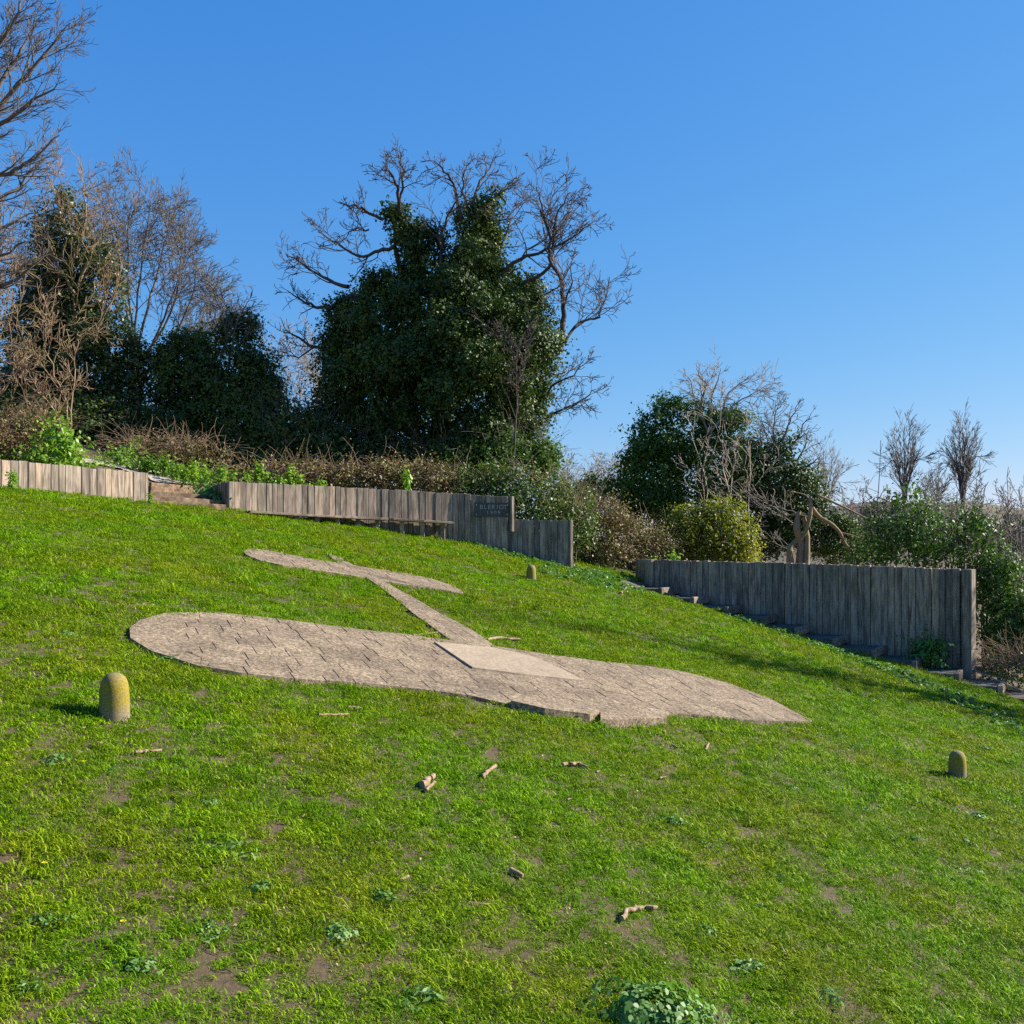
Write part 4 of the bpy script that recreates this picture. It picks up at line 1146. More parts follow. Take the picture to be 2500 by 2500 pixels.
# upright plants: stem with whorls of bright leaves
def upright_plant(seed, h=.8):
    rg = np.random.default_rng(seed); rr = random.Random(seed)
    st = []; C = []; Nn = []; S = []
    for s in range(rr.randint(2, 4)):
        a = rr.uniform(0, 6.28); lean = rr.uniform(.03, .16); hh = h * rr.uniform(.6, 1.05)
        pts = [(lean * t * math.cos(a), lean * t * math.sin(a), hh * t - .05) for t in (0, .3, .6, 1)]
        st.append((pts, [.012, .011, .009, .006]))
        for t in np.linspace(.25, 1.0, 7):
            m = int(8 + 22 * t)
            c = np.array([lean * t * math.cos(a), lean * t * math.sin(a), hh * t])
            u = unit(rg.normal(size=(m, 3)) * np.array([1, 1, .4]))
            C.append(c + u * rg.uniform(.03, .17, (m, 1))); Nn.append(u * .4 + np.array([0, 0, .8]) + rg.normal(size=(m, 3)) * .3); S.append(rg.uniform(.05, .11, m))
    C, Nn, S = np.concatenate(C), np.concatenate(Nn), np.concatenate(S)
    V, Fc = leaf_quads(C, Nn, S, rg, droop=.2)
    v, f = tube_np(st, 5)
    return mesh_np('leaves', V, Fc, np.repeat(rg.uniform(.3, 1, len(C)), 4)), mesh_np('stem', v, f)
UPV = [upright_plant(s) for s in (1, 2, 3)]
UG = 'upright bright green plants along the wall tops'
rng = random.Random(71)
for i, (x, y, d, s) in enumerate([(352, 1155, 32, .8), (375, 1160, 32, .9), (405, 1165, 32, 1.0), (428, 1172, 31.5, .9), (452, 1175, 31.3, .95), (475, 1178, 31, .9), (500, 1180, 31.6, 1.1), (530, 1182, 31.4, 1.15), (545, 1185, 31, 1.2), (568, 1180, 30.6, .9), (598, 1180, 30.6, .75), (630, 1182, 30.8, 1.0),
                                (660, 1185, 31, .75), (682, 1186, 31, .8), (710, 1190, 31.2, 1.1), (742, 1190, 31.4, .6), (775, 1192, 31.6, .5), (990, 1200, 33, .45), (1590, 1395, 36, .5), (1650, 1372, 34.6, .3)]):
    x_ = (x - 1250) / F * d; g0 = float(gz(x_, d)); zt = P(x, y - 46, d).z
    hz = max(.35, zt - g0) 
    r_ = empty('upright_plant', (x_, d, g0)); r_.rotation_euler = (0, 0, rng.uniform(0, 6.28))
    tag(r_, 'upright bright green leafy plant between the small steps and bramble tangle' if x < 550 else 'upright bright green leafy plant above the tall wall top' if x > 1500 else 'upright bright green leafy plant showing above the curved wall', 'plant', UG)
    lv, st = UPV[i % 3]
    sc = hz / .8
    r_.scale = (min(sc, 1.1), min(sc, 1.1), sc)
    link('leaves', lv, MATS['fresh'], r_); link('stem', st, MATS['fresh'], r_)
for x, y, s, lab in ((28, 1201, .75, 'bright green plant growing against the front of the low pale wall'), (365, 1232, .5, 'bright green plant at the bottom corner of the small steps')):
    p = G(x, y + 2)
    r_ = empty('upright_plant', tuple(p)); tag(r_, lab, 'plant')
    r_.scale = (s, s, s)
    link('leaves', UPV[1][0], MATS['fresh'], r_); link('stem', UPV[1][1], MATS['fresh'], r_)
bush('leafy_shrub', 'dark leafy shrub at the outer corner of the curved wall', 'shrub', [(525, 1225, 26, 20, 28.9), (548, 1236, 20, 14, 28.8), (505, 1205, 14, 20, 29.6)], 'weed', dens=170, size=.11, seed=64, nstem=4, clump=6, cs=.07)

# ------------------------------------------------------------------ right side
D = 44.0
root = root_at('ivy_clad_tree', P(1680, 1330, D).x, D, 'broad ivy-covered tree with golden twigs between the bramble slope and tall wall', 'tree')
bl = [(1610, 1020, 55, 45, D), (1690, 1010, 62, 40, D), (1570, 1080, 55, 60, D), (1660, 1090, 110, 80, D), (1770, 1060, 60, 60, D), (1590, 1180, 100, 110, D), (1720, 1180, 130, 110, D), (1540, 1120, 28, 25, D), (1600, 1260, 110, 90, D), (1520, 1200, 45, 50, D), (1450, 1200, 50, 35, D + 1)]
add_leaves(root, 'ivy', leaf_cloud([(c, r * .9) for c, r in ell(bl)], 170, .125, 81, lump=.42, inner=.13, cs=.16), 'shrub_green')
rng = random.Random(82); polys = []
pw = dict(levels=3, seg=[.4, .3, .25], gnarl=[.08, .12, .16], trop=[.03, .01, -.03], n=[9, 6, 4], ang=[36, 40, 40], ratio=[.42, .5, .5], rmin=.013, t0=.2, taper=.35, lmin=.2)
for pxs in ([(1700, 1340), (1710, 1180), (1740, 1050), (1775, 1010), (1800, 980), (1850, 955)], [(1735, 1050), (1740, 970), (1760, 900)], [(1730, 1060), (1700, 980), (1680, 920)], [(1745, 1040), (1780, 960), (1830, 930)], [(1720, 1130), (1770, 1090), (1820, 1080)], [(1710, 1000), (1720, 940), (1700, 900)]):
    limb(rng, pxs, D - .6, .065, .014, dict(pw, rmin=.010), polys, dspan=1.2)
for k in range(4):
    x = rng.uniform(1680, 1830)
    limb(rng, [(x, 1330), (x + rng.uniform(-20, 20), 1200), (x + rng.uniform(-50, 60), rng.uniform(1040, 1160))], D - 4.5, .035, .014, dict(pw, n=[7, 4, 3]), polys, dspan=.6)
split_tubes(root, polys, 'bark_pale')

D = 43.0
root = root_at('ivy_clad_tree', P(1900, 1340, D).x, D, 'leaning ivy-covered tree with broken spars and a leafy tuft on top', 'tree')
bl = [(1915, 1085, 36, 26, D), (1890, 1120, 40, 40, D), (1830, 1130, 60, 60, D), (1900, 1190, 90, 70, D), (1960, 1215, 55, 50, D), (1850, 1230, 90, 90, D), (1950, 1290, 70, 60, D), (2030, 1300, 60, 45, D), (1840, 1310, 90, 60, D), (2060, 1340, 80, 40, D)]
add_leaves(root, 'ivy', leaf_cloud([(c, r * .92) for c, r in ell(bl)], 170, .12, 83, lump=.40, inner=.13, cs=.16), 'ivy')
rng = random.Random(84); polys = []
for pxs in ([(1900, 1360), (1880, 1220), (1875, 1100), (1858, 1015)], [(1858, 1120), (1856, 1040)], [(1920, 1100), (1950, 1070), (1980, 1010)], [(1900, 1110), (1890, 1030), (1905, 985)], [(1930, 1150), (1965, 1090), (1975, 1050)], [(1910, 1080), (1930, 1030), (1945, 990)], [(1940, 1160), (1985, 1130), (2000, 1110)]):
    limb(rng, pxs, D - .4, .05, .013, dict(pw, n=[8, 5, 3], rmin=.010), polys, dspan=.8)
for k in range(5):
    x = rng.uniform(1840, 1950); y = rng.uniform(1180, 1330)
    limb(rng, [(x + 60, y + 40), (x, y + rng.uniform(-10, 20)), (x - 70, y + rng.uniform(-30, 10))], D - 4.5, .03, .013, dict(pw, n=[6, 4, 2]), polys, dspan=.5)
split_tubes(root, polys, 'bark_grey')

bush('yellowing_shrub', 'dense shrub turning yellow on its sunny side, behind the tall wall', 'shrub', [(1700, 1290, 70, 62, 38), (1770, 1270, 60, 55, 38), (1740, 1340, 110, 60, 38), (1800, 1320, 42, 60, 38), (1650, 1340, 55, 40, 38)], 'yellow_green', dens=190, size=.10, seed=85, nstem=8, ntwig=60, lump=.2)

# dead trunk with hanging limb
rng = random.Random(86); D = 37.5
root = root_at('dead_tree', P(1930, 1400, D).x, D, 'twisted pale dead trunk with a long bare limb hanging to the right', 'tree')
polys = []
def raw(pxs, a, b, jit=.03, nsub=5):
    W = [np.array(P(x, y, D + rng.uniform(-.15, .15))) for x, y in pxs]; pts = []
    n = len(W)
    for i in range(n - 1):
        q0, q1, q2, q3 = W[max(i - 1, 0)], W[i], W[i + 1], W[min(i + 2, n - 1)]
        for t in np.linspace(0, 1, nsub + 1)[:-1]:
            pts.append(.5 * ((2 * q1) + (-q0 + q2) * t + (2 * q0 - 5 * q1 + 4 * q2 - q3) * t * t + (-q0 + 3 * q1 - 3 * q2 + q3) * t ** 3))
    pts.append(W[-1])
    return ([tuple(p) for p in pts], list(np.linspace(a, b, len(pts)) * np.array([rng.uniform(.85, 1.15) for _ in pts])))
polys.append(raw([(1932, 1400), (1928, 1345), (1940, 1325), (1965, 1300), (1978, 1255), (1978, 1212)], .14, .06))
polys.append(raw([(1950, 1400), (1955, 1330), (1945, 1290), (1950, 1250)], .16, .10))
polys.append(raw([(1968, 1400), (1970, 1310), (1962, 1262)], .12, .08))
polys.append(raw([(1982, 1240), (2000, 1262), (2030, 1280), (2050, 1300), (2062, 1325), (2080, 1345)], .09, .05))
polys.append(raw([(1978, 1225), (1965, 1208), (1930, 1200)], .04, .015))
polys.append(raw([(1975, 1260), (1950, 1252), (1900, 1268)], .03, .012))
polys.append(raw([(1995, 1208), (2060, 1238), (2120, 1268), (2175, 1295)], .045, .025))
polys.append(raw([(2050, 1300), (2090, 1310), (2130, 1330)], .03, .015))
add_tubes(root, 'trunk', polys, 'bark_tan', 8)

bush('leafy_shrub', 'large fresh green climbing shrub rising above the right end of the tall wall', 'shrub',
     [(2230, 1220, 32, 36, 34), (2250, 1278, 50, 40, 34), (2180, 1315, 70, 50, 34), (2345, 1278, 42, 24, 34), (2280, 1330, 110, 70, 33.5), (2370, 1330, 60, 60, 34), (2130, 1350, 60, 35, 34.5), (2400, 1322, 30, 26, 34)],
     'shrub_green', dens=120, size=.115, seed=87, nstem=26, ntwig=160, lump=.55, cs=.2, clump=8, inner=.10, spray=(.2, .9), hole=.1)
bush('leafy_shrub', 'dark shrub bank falling away beyond the end of the tall wall', 'shrub',
     [(2425, 1430, 60, 70, 33), (2455, 1520, 70, 60, 32.5), (2500, 1580, 80, 60, 31.5), (2440, 1590, 40, 40, 31.6), (2560, 1500, 70, 90, 32)], 'shrub_green', dens=150, size=.11, seed=88, nstem=8, ntwig=120, twigmat='bark_pale', clump=8)
bush('bramble', 'tangled brown bramble at the foot of the dark shrub bank', 'bramble', [(2470, 1640, 60, 24, 28), (2520, 1625, 60, 34, 28.5), (2420, 1635, 30, 14, 28.4)], 'bramble_green', dens=60, size=.08, seed=58, group=BG, nstem=0, ntwig=320, twigmat='cane', twiglen=(.5, 1.3), clump=5)
rng = random.Random(89); polys = []
root = root_at('bare_scrub', P(2470, 1400, 36).x, 36, 'grey-brown bare scrub and canes crowding beyond the tall wall', 'scrub')
for k in range(34):
    x = rng.uniform(2380, 2640); t = rng.uniform(1180, 1400)
    limb(rng, [(x, 1520), (x + rng.uniform(-15, 15), 1430), (x + rng.uniform(-30, 30), t)], rng.uniform(34, 38), .03, .012, dict(pt, n=[7, 4, 3], levels=2), polys, dspan=.5)
limb(rng, [(2462, 1420), (2464, 1280), (2462, 1140)], 36, .03, .012, dict(pt, n=[3, 2], levels=1, ratio=[.1, .3]), polys, dspan=.1)
add_tubes(root, 'branches', polys, 'bark_grey', 3)

# slim bare trees on the skyline
pp = dict(levels=4, seg=[.7, .5, .4, .3], gnarl=[.05, .08, .10, .12], trop=[.06, .08, .07, .05], n=[15, 6, 4, 2], ang=[26, 28, 30, 32], ratio=[.34, .5, .5, .5], rmin=.013, t0=.28, taper=.3, lmin=.3)
def skyline_tree(x, top, base, d, label, seed, fan, r=.085, group=None, mat='bark_grey', sc=1.0):
    rng = random.Random(seed); polys = []
    root = root_at('bare_tree', P(x, base, d).x, d, label, 'tree', group)
    b0 = (x, base + 60)
    for fx, ft in fan:
        limb(rng, [b0, (x + fx * .12, base - (base - top) * .25), (x + fx * .55, base - (base - top) * .6), (x + fx, top + ft)], d, r, .02, dict(pp, ratio=[.27 * sc, .5, .5, .5]), polys, dspan=1.2, t0=.3)
    split_tubes(root, polys, mat, .06)
skyline_tree(2208, 1042, 1260, 72, 'slim bare tree with a wide fan on the skyline, left of a pair', 91, [(0, 0), (-28, 30), (28, 25), (-40, 90), (44, 80), (12, 10)])
skyline_tree(2350, 1036, 1260, 72, 'slim bare tree with a narrow crown on the skyline, right of a pair', 92, [(0, 0), (-22, 30), (22, 40), (-38, 100), (40, 80), (-8, 10), (10, 20)])
skyline_tree(2010, 1098, 1300, 80, 'small pale bare tree on the skyline above the hanging dead limb', 93, [(0, 0), (-25, 20), (40, 50), (25, 20), (48, 90)], r=.06, mat='bark_pale')
skyline_tree(2290, 1150, 1270, 76, 'low faint bare tree between the skyline pair', 94, [(0, 0), (-20, 20), (20, 30), (-35, 50)], r=.045)
rng = random.Random(95); 
for x, t, lab in ((2150, 1075, 'tall thin whip-like sapling left of the skyline pair'), (2108, 1195, 'short thin sapling above the dead limb end')):
    polys = []; root = root_at('bare_sapling', P(x, 1320, 40).x, 40, lab, 'sapling')
    limb(rng, [(x - 14, 1330), (x - 6, 1240), (x, t)], 40, .035, .013, dict(pt, n=[6, 2], levels=2, ratio=[.16, .3], ang=[55, 40]), polys, dspan=.1, t0=.3)
    add_tubes(root, 'branches', polys, 'bark_grey', 4)
rng = random.Random(96); polys = []
root = root_at('bare_scrub', P(1450, 1250, 55).x, 55, 'pale grey bare scrub on the skyline above the bramble slope', 'scrub')
for k in range(44):
    x = rng.uniform(1360, 1570); t = rng.uniform(1110, 1180)
    limb(rng, [(x, 1290), (x + rng.uniform(-12, 12), 1220), (x + rng.uniform(-35, 35), t)], rng.uniform(53, 58), .035, .014, dict(pt, n=[7, 5, 3], levels=3, ratio=[.36, .5, .5]), polys, dspan=.5)
add_tubes(root, 'branches', polys, 'bark_pale', 3)
rng = random.Random(97); polys = []
root = root_at('bare_scrub', P(2140, 1270, 60).x, 60, 'brown bare scrub on the far skyline behind the fresh green shrub', 'scrub')
for k in range(60):
    x = rng.uniform(2060, 2620); t = rng.uniform(1190, 1270)
    limb(rng, [(x, 1400), (x + rng.uniform(-12, 12), 1300), (x + rng.uniform(-35, 35), t)], rng.uniform(56, 64), .04, .016, dict(pt, n=[7, 5, 3], levels=3, ratio=[.34, .5, .5], rmin=.014), polys, dspan=.5)
add_tubes(root, 'branches', polys, 'bark_grey', 3)
bush('leafy_shrub', 'distant dark shrub left of the skyline pair of bare trees', 'shrub', [(2170, 1260, 60, 45, 62), (2120, 1300, 70, 40, 62), (2240, 1300, 90, 40, 62), (2420, 1310, 120, 40, 62)], 'ivy_olive', dens=22, size=.24, seed=98, nstem=0, clump=8, cs=.3)

# trees out of frame on the right whose shadows cross the lawn
def shade_tree(x, y, h, w, label, seed, leafy=0, n=9):
    rng = random.Random(seed); polys = []
    root = root_at('bare_tree', x, y, label, 'tree')
    z0 = float(gz(x, y)) - .1
    trunk = [(x + rng.gauss(0, .05), y + rng.gauss(0, .05), z0 + h * t) for t in np.linspace(0, 1, 9)]
    rad = list(np.linspace(.22, .03, 9)); polys.append((trunk, rad))
    ds = [(0, 0, 1)] * 9
    branch(rng, trunk, ds, rad, h, 0, dict(pp, n=[n * 3, 6, 4, 2], ratio=[w / h, .5, .45, .5], ang=[34, 34, 34, 36], levels=3, rmin=.015), polys, .22)
    split_tubes(root, polys, 'bark_grey', .06)
    if leafy:
        E = [(np.array([x, y, z0 + h * .4]), np.array([w * .26, w * .26, h * .38]))]
        add_leaves(root, 'ivy', leaf_cloud(E, leafy, .16, seed), 'ivy')
shade_tree(21.5, 26.2, 17.5, 4.2, 'tall narrow tree standing right of the steps', 101, leafy=15)
shade_tree(24.0, 29.8, 9.5, 4.0, 'shorter spreading tree right of the steps', 102, leafy=7)
shade_tree(19.5, 23.6, 6.0, 4.0, 'small spreading tree on the lawn edge right of the steps', 103, leafy=3)

# ------------------------------------------------------------------ grass
def in_poly(x, y, poly):
    p = np.array(poly); inside = np.zeros(x.shape, bool); j = len(p) - 1
    for i in range(len(p)):
        c = ((p[i, 1] > y) != (p[j, 1] > y)) & (x < (p[j, 0] - p[i, 0]) * (y - p[i, 1]) / (p[j, 1] - p[i, 1] + 1e-12) + p[i, 0])
        inside ^= c; j = i
    return inside
LIM = np.array([(-900, 20), (0, 22.4), (360, 25.95), (500, 28.2), (556, 29.38), (700, 30.28), (900, 31.48), (1100, 32.38), (1245, 32.68), (1392, 32.68), (1396, 35.6), (1580, 35.2), (1600, 60)])
def lawn_ok(x, y, margin=0.0):
    u = 1250 + x / y * F
    ok = y < np.interp(u, LIM[:, 0], LIM[:, 1]) - margin
    dq = (x - A3[0]) * nrm[0] + (y - A3[1]) * nrm[1]; al = (x - A3[0]) * dirv[0] + (y - A3[1]) * dirv[1]
    ok &= ~((dq < WST + .02) & (al > -.6))
    jx, jy = rg.normal(0, .045, x.shape), rg.normal(0, .045, x.shape)
    for pl in (wing, fus, tail): ok &= ~in_poly(x + jx, y + jy, pl)
    return ok
rg = np.random.default_rng(77)
def scatter(y0, y1, dens, scl, lim=.96):
    area_ = (y1 ** 2 - y0 ** 2) / 2 * 1.6
    n = int(area_ * dens)
    y = np.sqrt(rg.uniform(y0 ** 2, y1 ** 2, n)); x = rg.uniform(-.75, .85, n) * y
    pz = np.stack([x, y, np.zeros(n)], 1)
    nz = .14 * wav(pz, 1.2) + .5 * wav(pz + 9, 6.0) + .55 * wav(pz + 4, 13.0) + .35 * wav(pz + 2, 27.0)
    bare = np.clip((nz - .40 - .03 * np.clip(y - 8, 0, 14)) / .20, 0, 1)
    k = lawn_ok(x, y) & (rg.random(n) > bare * lim)
    cl_ = 1 + .30 * wav(pz + 31, 8.0) + .22 * wav(pz + 17, 3.0)
    return x[k], y[k], (scl * rg.uniform(.7, 1.3, n) * np.clip(cl_, .55, 1.6))[k], nz[k]
parts = [scatter(3.9, 8.5, 230, .92), scatter(8.5, 13, 150, 1.05), scatter(13, 21, 85, 1.3), scatter(21, 37, 46, 1.7)]
NM = sum(len(p[0]) for p in parts)
parts += [scatter(3.9, 8.5, 260, 1.0, .82), scatter(8.5, 13, 150, 1.25, .8), scatter(13, 21, 60, 1.7, .5), scatter(21, 37, 22, 2.4, .5)]
gxp = np.concatenate([p[0] for p in parts]); gyp = np.concatenate([p[1] for p in parts]); gsc = np.concatenate([p[2] for p in parts])
print('tufts', len(gxp))
gme = bpy.data.meshes.new('grass')
gme.vertices.add(len(gxp)); gme.vertices.foreach_set('co', np.stack([gxp, gyp, gz(gxp, gyp) - .004], 1).astype(np.float32).ravel())
NT = 9
a = gme.attributes.new('idx', 'INT', 'POINT'); a.data.foreach_set('value', np.where(np.arange(len(gxp)) < NM, rg.integers(0, 6, len(gxp)), rg.integers(6, 9, len(gxp))).astype(np.int32))
a = gme.attributes.new('scl', 'FLOAT', 'POINT'); a.data.foreach_set('value', gsc.astype(np.float32))
a = gme.attributes.new('rot', 'FLOAT_VECTOR', 'POINT'); a.data.foreach_set('vector', np.stack([rg.normal(0, .1, len(gxp)), rg.normal(.08, .1, len(gxp)), rg.uniform(0, 6.28, len(gxp))], 1).astype(np.float32).ravel())
def tuft(seed, nb=40, rad_=.085, hs_=1.0):
    r = np.random.default_rng(seed)
    ang = r.uniform(0, 6.28, nb); q = rad_ * np.sqrt(r.uniform(0, 1, nb))
    b = np.stack([q * np.cos(ang), q * np.sin(ang), np.zeros(nb)], 1)
    h = hs_ * r.uniform(.018, .044, nb) * np.where(r.random(nb) < .08, 1.5, 1.0); w = r.uniform(.0022, .0042, nb)
    da = r.uniform(0, 6.28, nb); lean = r.uniform(.4, 1.8, nb)
    d = np.stack([np.cos(da), np.sin(da), np.zeros(nb)], 1); s = np.stack([-np.sin(da), np.cos(da), np.zeros(nb)], 1)
    up = np.array([0, 0, 1.0])
    m_ = b + up * h[:, None] * .62 + d * (lean * h * .35)[:, None]
    t_ = b + up * h[:, None] * .85 + d * (lean * h * 1.0)[:, None]
    V = np.stack([b - s * w[:, None], b + s * w[:, None], m_ + s * w[:, None] * .85, m_ - s * w[:, None] * .85, t_ + s * w[:, None] * .25, t_ - s * w[:, None] * .25], 1).reshape(-1, 3)
    i0 = np.arange(nb)[:, None] * 6
    Fc = np.concatenate([i0 + np.array([0, 1, 2, 3]), i0 + np.array([3, 2, 4, 5])])
    return mesh_np('tuft', V, Fc, np.repeat(np.clip(r.beta(2, 2.5, nb), 0, 1), 6))
tc = bpy.data.collections.new('grass_tufts')
for i in range(NT):
    me = tuft(200 + i) if i < 6 else tuft(200 + i, 44, .1, .42); me.materials.append(MATS['grass'])
    tc.objects.link(bpy.data.objects.new('tuft', me))
ng = bpy.data.node_groups.new('grass_scatter', 'GeometryNodeTree')
ng.interface.new_socket('Geometry', in_out='INPUT', socket_type='NodeSocketGeometry'); ng.interface.new_socket('Geometry', in_out='OUTPUT', socket_type='NodeSocketGeometry')
gi = ng.nodes.new('NodeGroupInput'); go = ng.nodes.new('NodeGroupOutput'); iop = ng.nodes.new('GeometryNodeInstanceOnPoints'); ci = ng.nodes.new('GeometryNodeCollectionInfo')
ci.inputs[0].default_value = tc; ci.inputs['Separate Children'].default_value = True; ci.inputs['Reset Children'].default_value = True
iop.inputs['Pick Instance'].default_value = True
def na(nm, t):
    n = ng.nodes.new('GeometryNodeInputNamedAttribute'); n.data_type = t; n.inputs[0].default_value = nm; return n.outputs[0]
ng.links.new(gi.outputs[0], iop.inputs['Points']); ng.links.new(ci.outputs[0], iop.inputs['Instance'])
ng.links.new(na('idx', 'INT'), iop.inputs['Instance Index']); ng.links.new(na('scl', 'FLOAT'), iop.inputs['Scale'])
e2r = ng.nodes.new('FunctionNodeEulerToRotation'); ng.links.new(na('rot', 'FLOAT_VECTOR'), e2r.inputs[0]); ng.links.new(e2r.outputs[0], iop.inputs['Rotation'])
ng.links.new(iop.outputs[0], go.inputs[0])
go_ = link('grass', gme, MATS['grass']); md = go_.modifiers.new('scatter', 'NODES'); md.node_group = ng
tag(go_, 'short mown spring grass covering the sloping lawn', 'grass', kind='stuff')

# ------------------------------------------------------------------ weeds in the lawn
def leaf_round(c, nrm_, size, rng):
    n = len(c); nn = unit(nrm_); t = rng.normal(size=(n, 3)); t = unit(t - (t * nn).sum(1, keepdims=True) * nn); b = np.cross(nn, t); s = size[:, None]
    out = [(-.55, 0, 0), (-.32, .26, .05), (.02, .40, .10), (.34, .26, .04), (.58, 0, -.06), (.30, -.30, .04), (-.02, -.38, .10), (-.34, -.24, .05)]
    V = np.stack([c + t * s * a + b * s * w_ + nn * s * h for a, w_, h in out], 1).reshape(-1, 3)
    return V, np.arange(n * 8).reshape(n, 8)
def rosette(seed, n, rad_, h, size, long=False):
    r = np.random.default_rng(seed)
    q = rad_ * np.sqrt(r.uniform(0, 1, n)); a = r.uniform(0, 6.28, n)
    lob = 1 + .4 * np.sin(a * 2 + seed) + .25 * np.sin(a * 5 + seed * 2)
    C = np.stack([q * lob * np.cos(a), q * lob * np.sin(a), h * (1 - (q / rad_) ** 2 * .7) * r.uniform(.35, 1.05, n) + .01], 1)
    Nn = r.normal(size=(n, 3)) * .45 + np.array([0, 0, 1.0]) + C * np.array([4, 4, 0])
    S = size * r.uniform(.6, 1.3, n)
    if long:        # strap-shaped leaves fanning from the middle
        V, Fc = leaf_quads(C, Nn, S, r, width=.16, droop=0, fold=.08)
        return mesh_np('weed_clump', V, Fc, np.repeat(r.uniform(0, 1, n), 4))
    V, Fc = leaf_round(C, Nn, S, r)
    return mesh_np('weed_clump', V, Fc, np.repeat(r.uniform(0, 1, n), 8))
WM = [rosette(300, 80, .12, .045, .034), rosette(301, 60, .11, .045, .05, True), rosette(302, 130, .16, .035, .026), rosette(303, 70, .13, .05, .045, True), rosette(304, 110, .15, .06, .036)]
WL = 'low broad-leaved weed clump growing in the mown lawn'; WGp = 'weed clumps in the lawn'
wspots = [(140, 1860, 1.3), (275, 1885, .8), (510, 1960, .9), (560, 2075, 1.7), (640, 2170, .9), (930, 2195, 1.2), (1020, 2440, 1.5), (500, 2270, .9), (1510, 1930, .7), (1640, 2010, 1.1), (1720, 2065, .8), (1720, 1990, .8), (2110, 1975, 1.0), (2320, 1985, 1.3), (2390, 2000, 1.4), (2230, 2050, 1.2), (2360, 2065, 1.3), (2350, 2125, 1.0),
          (1850, 2215, 1.0), (1720, 2270, .8), (1820, 2365, 1.3), (2020, 2440, 1.4), (2440, 1950, 1.1), (2470, 2010, 1.2), (160, 1552, .9), (150, 1210, .8), (380, 1325, 1.0), (700, 1270, .6), (1180, 2390, .8), (820, 2280, .9), (1420, 1880, .5), (2050, 1800, 1.3), (2080, 1825, 1.3), (1990, 1775, 1.2), (2400, 1830, 1.2), (2180, 1700, 1.2), (1340, 1765, .9), (400, 1612, 1.2), (440, 1622, .9),
          (1930, 1925, .7), (2230, 1905, .8), (1900, 2150, .8), (100, 2250, 1.0), (60, 2420, .9), (330, 2360, .9), (740, 1900, .8), (1080, 1990, .8), (1700, 2480, 1.2), (1630, 2490, 1.1)]
LANDMARK = [((280, 1753), 210, 'low weed clump in the turf near the lichen-stained bollard'), ((400, 1610), 120, 'low weed clump against the rounded wing tip'), ((1980, 1770), 170, 'low weed clump beside the pointed wing tip'),
            ((2337, 1898), 220, 'low weed clump near the bollard below the right steps'), ((1340, 1760), 90, 'low weed clump against the broken kerb'), ((1560, 2480), 190, 'low weed clump beside the biggest bushy weed clump'),
            ((250, 1260), 220, 'low weed clump on the lawn below the low pale wall'), ((700, 1270), 150, 'low weed clump below the curved board wall'), ((2180, 1690), 120, 'low weed clump beside the right flight of steps'),
            ((1040, 1930), 120, 'low weed clump near the chunky split log'), ((1545, 2240), 120, 'low weed clump near the crooked stick')]
rng = random.Random(120)
for i, (x, y, s) in enumerate(wspots):
    WL = next((lb for (lx, ly), rad_, lb in LANDMARK if math.hypot(x - lx, y - ly) < rad_), 'low broad-leaved weed clump in the open part of the mown lawn')
    p = G(x, y)
    o = link('weed_clump', WM[i % 5], MATS['weed'], None, tuple(p)); o.rotation_euler = (0, .1, rng.uniform(0, 6.28)); s *= .85; o.scale = (s * rng.uniform(.8, 1.3), s * rng.uniform(.8, 1.2), s * rng.uniform(.7, 1.2))
    tag(o, WL, 'weed', WGp)
big = rosette(310, 900, .42, .17, .042)
p = G(1560, 2480); o = link('weed_clump', big, MATS['weed'], None, tuple(p)); tag(o, 'biggest bushy weed clump, with dense glossy leaves, in the open lawn', 'weed')
# fringe of weeds along the walls and the steps
def fringe(path, n, spread, seed, size=.07, h=.16):
    r = np.random.default_rng(seed); path = np.array(path)
    t = r.uniform(0, len(path) - 1, n); i = np.minimum(t.astype(int), len(path) - 2); f = (t - i)[:, None]
    c = path[i] * (1 - f) + path[i + 1] * f + r.normal(size=(n, 2)) * spread
    return c
FR = [(1000, 1296), (1100, 1318), (1200, 1345), (1250, 1358), (1300, 1368), (1390, 1395), (1450, 1408), (1560, 1415), (1600, 1432), (1700, 1470), (1800, 1512), (1900, 1545), (2000, 1580), (2100, 1612), (2200, 1650), (2300, 1690), (2400, 1740), (2480, 1790)]
cpath = [gp(x, y) for x, y in FR]
cc = fringe(cpath, 480, .28, 5)
cc = np.concatenate([cc, fringe([gp(1330, 1400), gp(1450, 1425), gp(1560, 1440)], 120, .5, 6), fringe([gp(1400, 1395), gp(1545, 1425)], 60, .35, 8)])
LV, LF, LT, off = [], [], [], 0
r = np.random.default_rng(9)
for c in cc:
    if not lawn_ok(np.array([c[0]]), np.array([c[1]]), -.1)[0]: continue
    n = int(r.integers(12, 46)); rr_ = r.uniform(.06, .18); hh = r.uniform(.06, .2)
    q = rr_ * np.sqrt(r.uniform(0, 1, n)); a_ = r.uniform(0, 6.28, n)
    C = np.stack([c[0] + q * np.cos(a_), c[1] + q * np.sin(a_), np.zeros(n)], 1); C[:, 2] = gz(C[:, 0], C[:, 1]) + hh * r.uniform(.2, 1, n) * (1 - (q / rr_) ** 2 * .5)
    V, Fc = leaf_quads(C, r.normal(size=(n, 3)) * .5 + np.array([0, 0, .9]), r.uniform(.05, .11, n), r, width=.42, droop=.15)
    LV.append(V); LF.append(Fc + off); off += len(V); LT.append(np.repeat(r.uniform(.2, 1, n), 4))
o = link('ground_cover', mesh_np('ground_cover', np.concatenate(LV), np.concatenate(LF), np.concatenate(LT)), MATS['weed'])
tag(o, 'leafy green ground cover fringing the walls and the right steps', 'ground cover', kind='stuff')
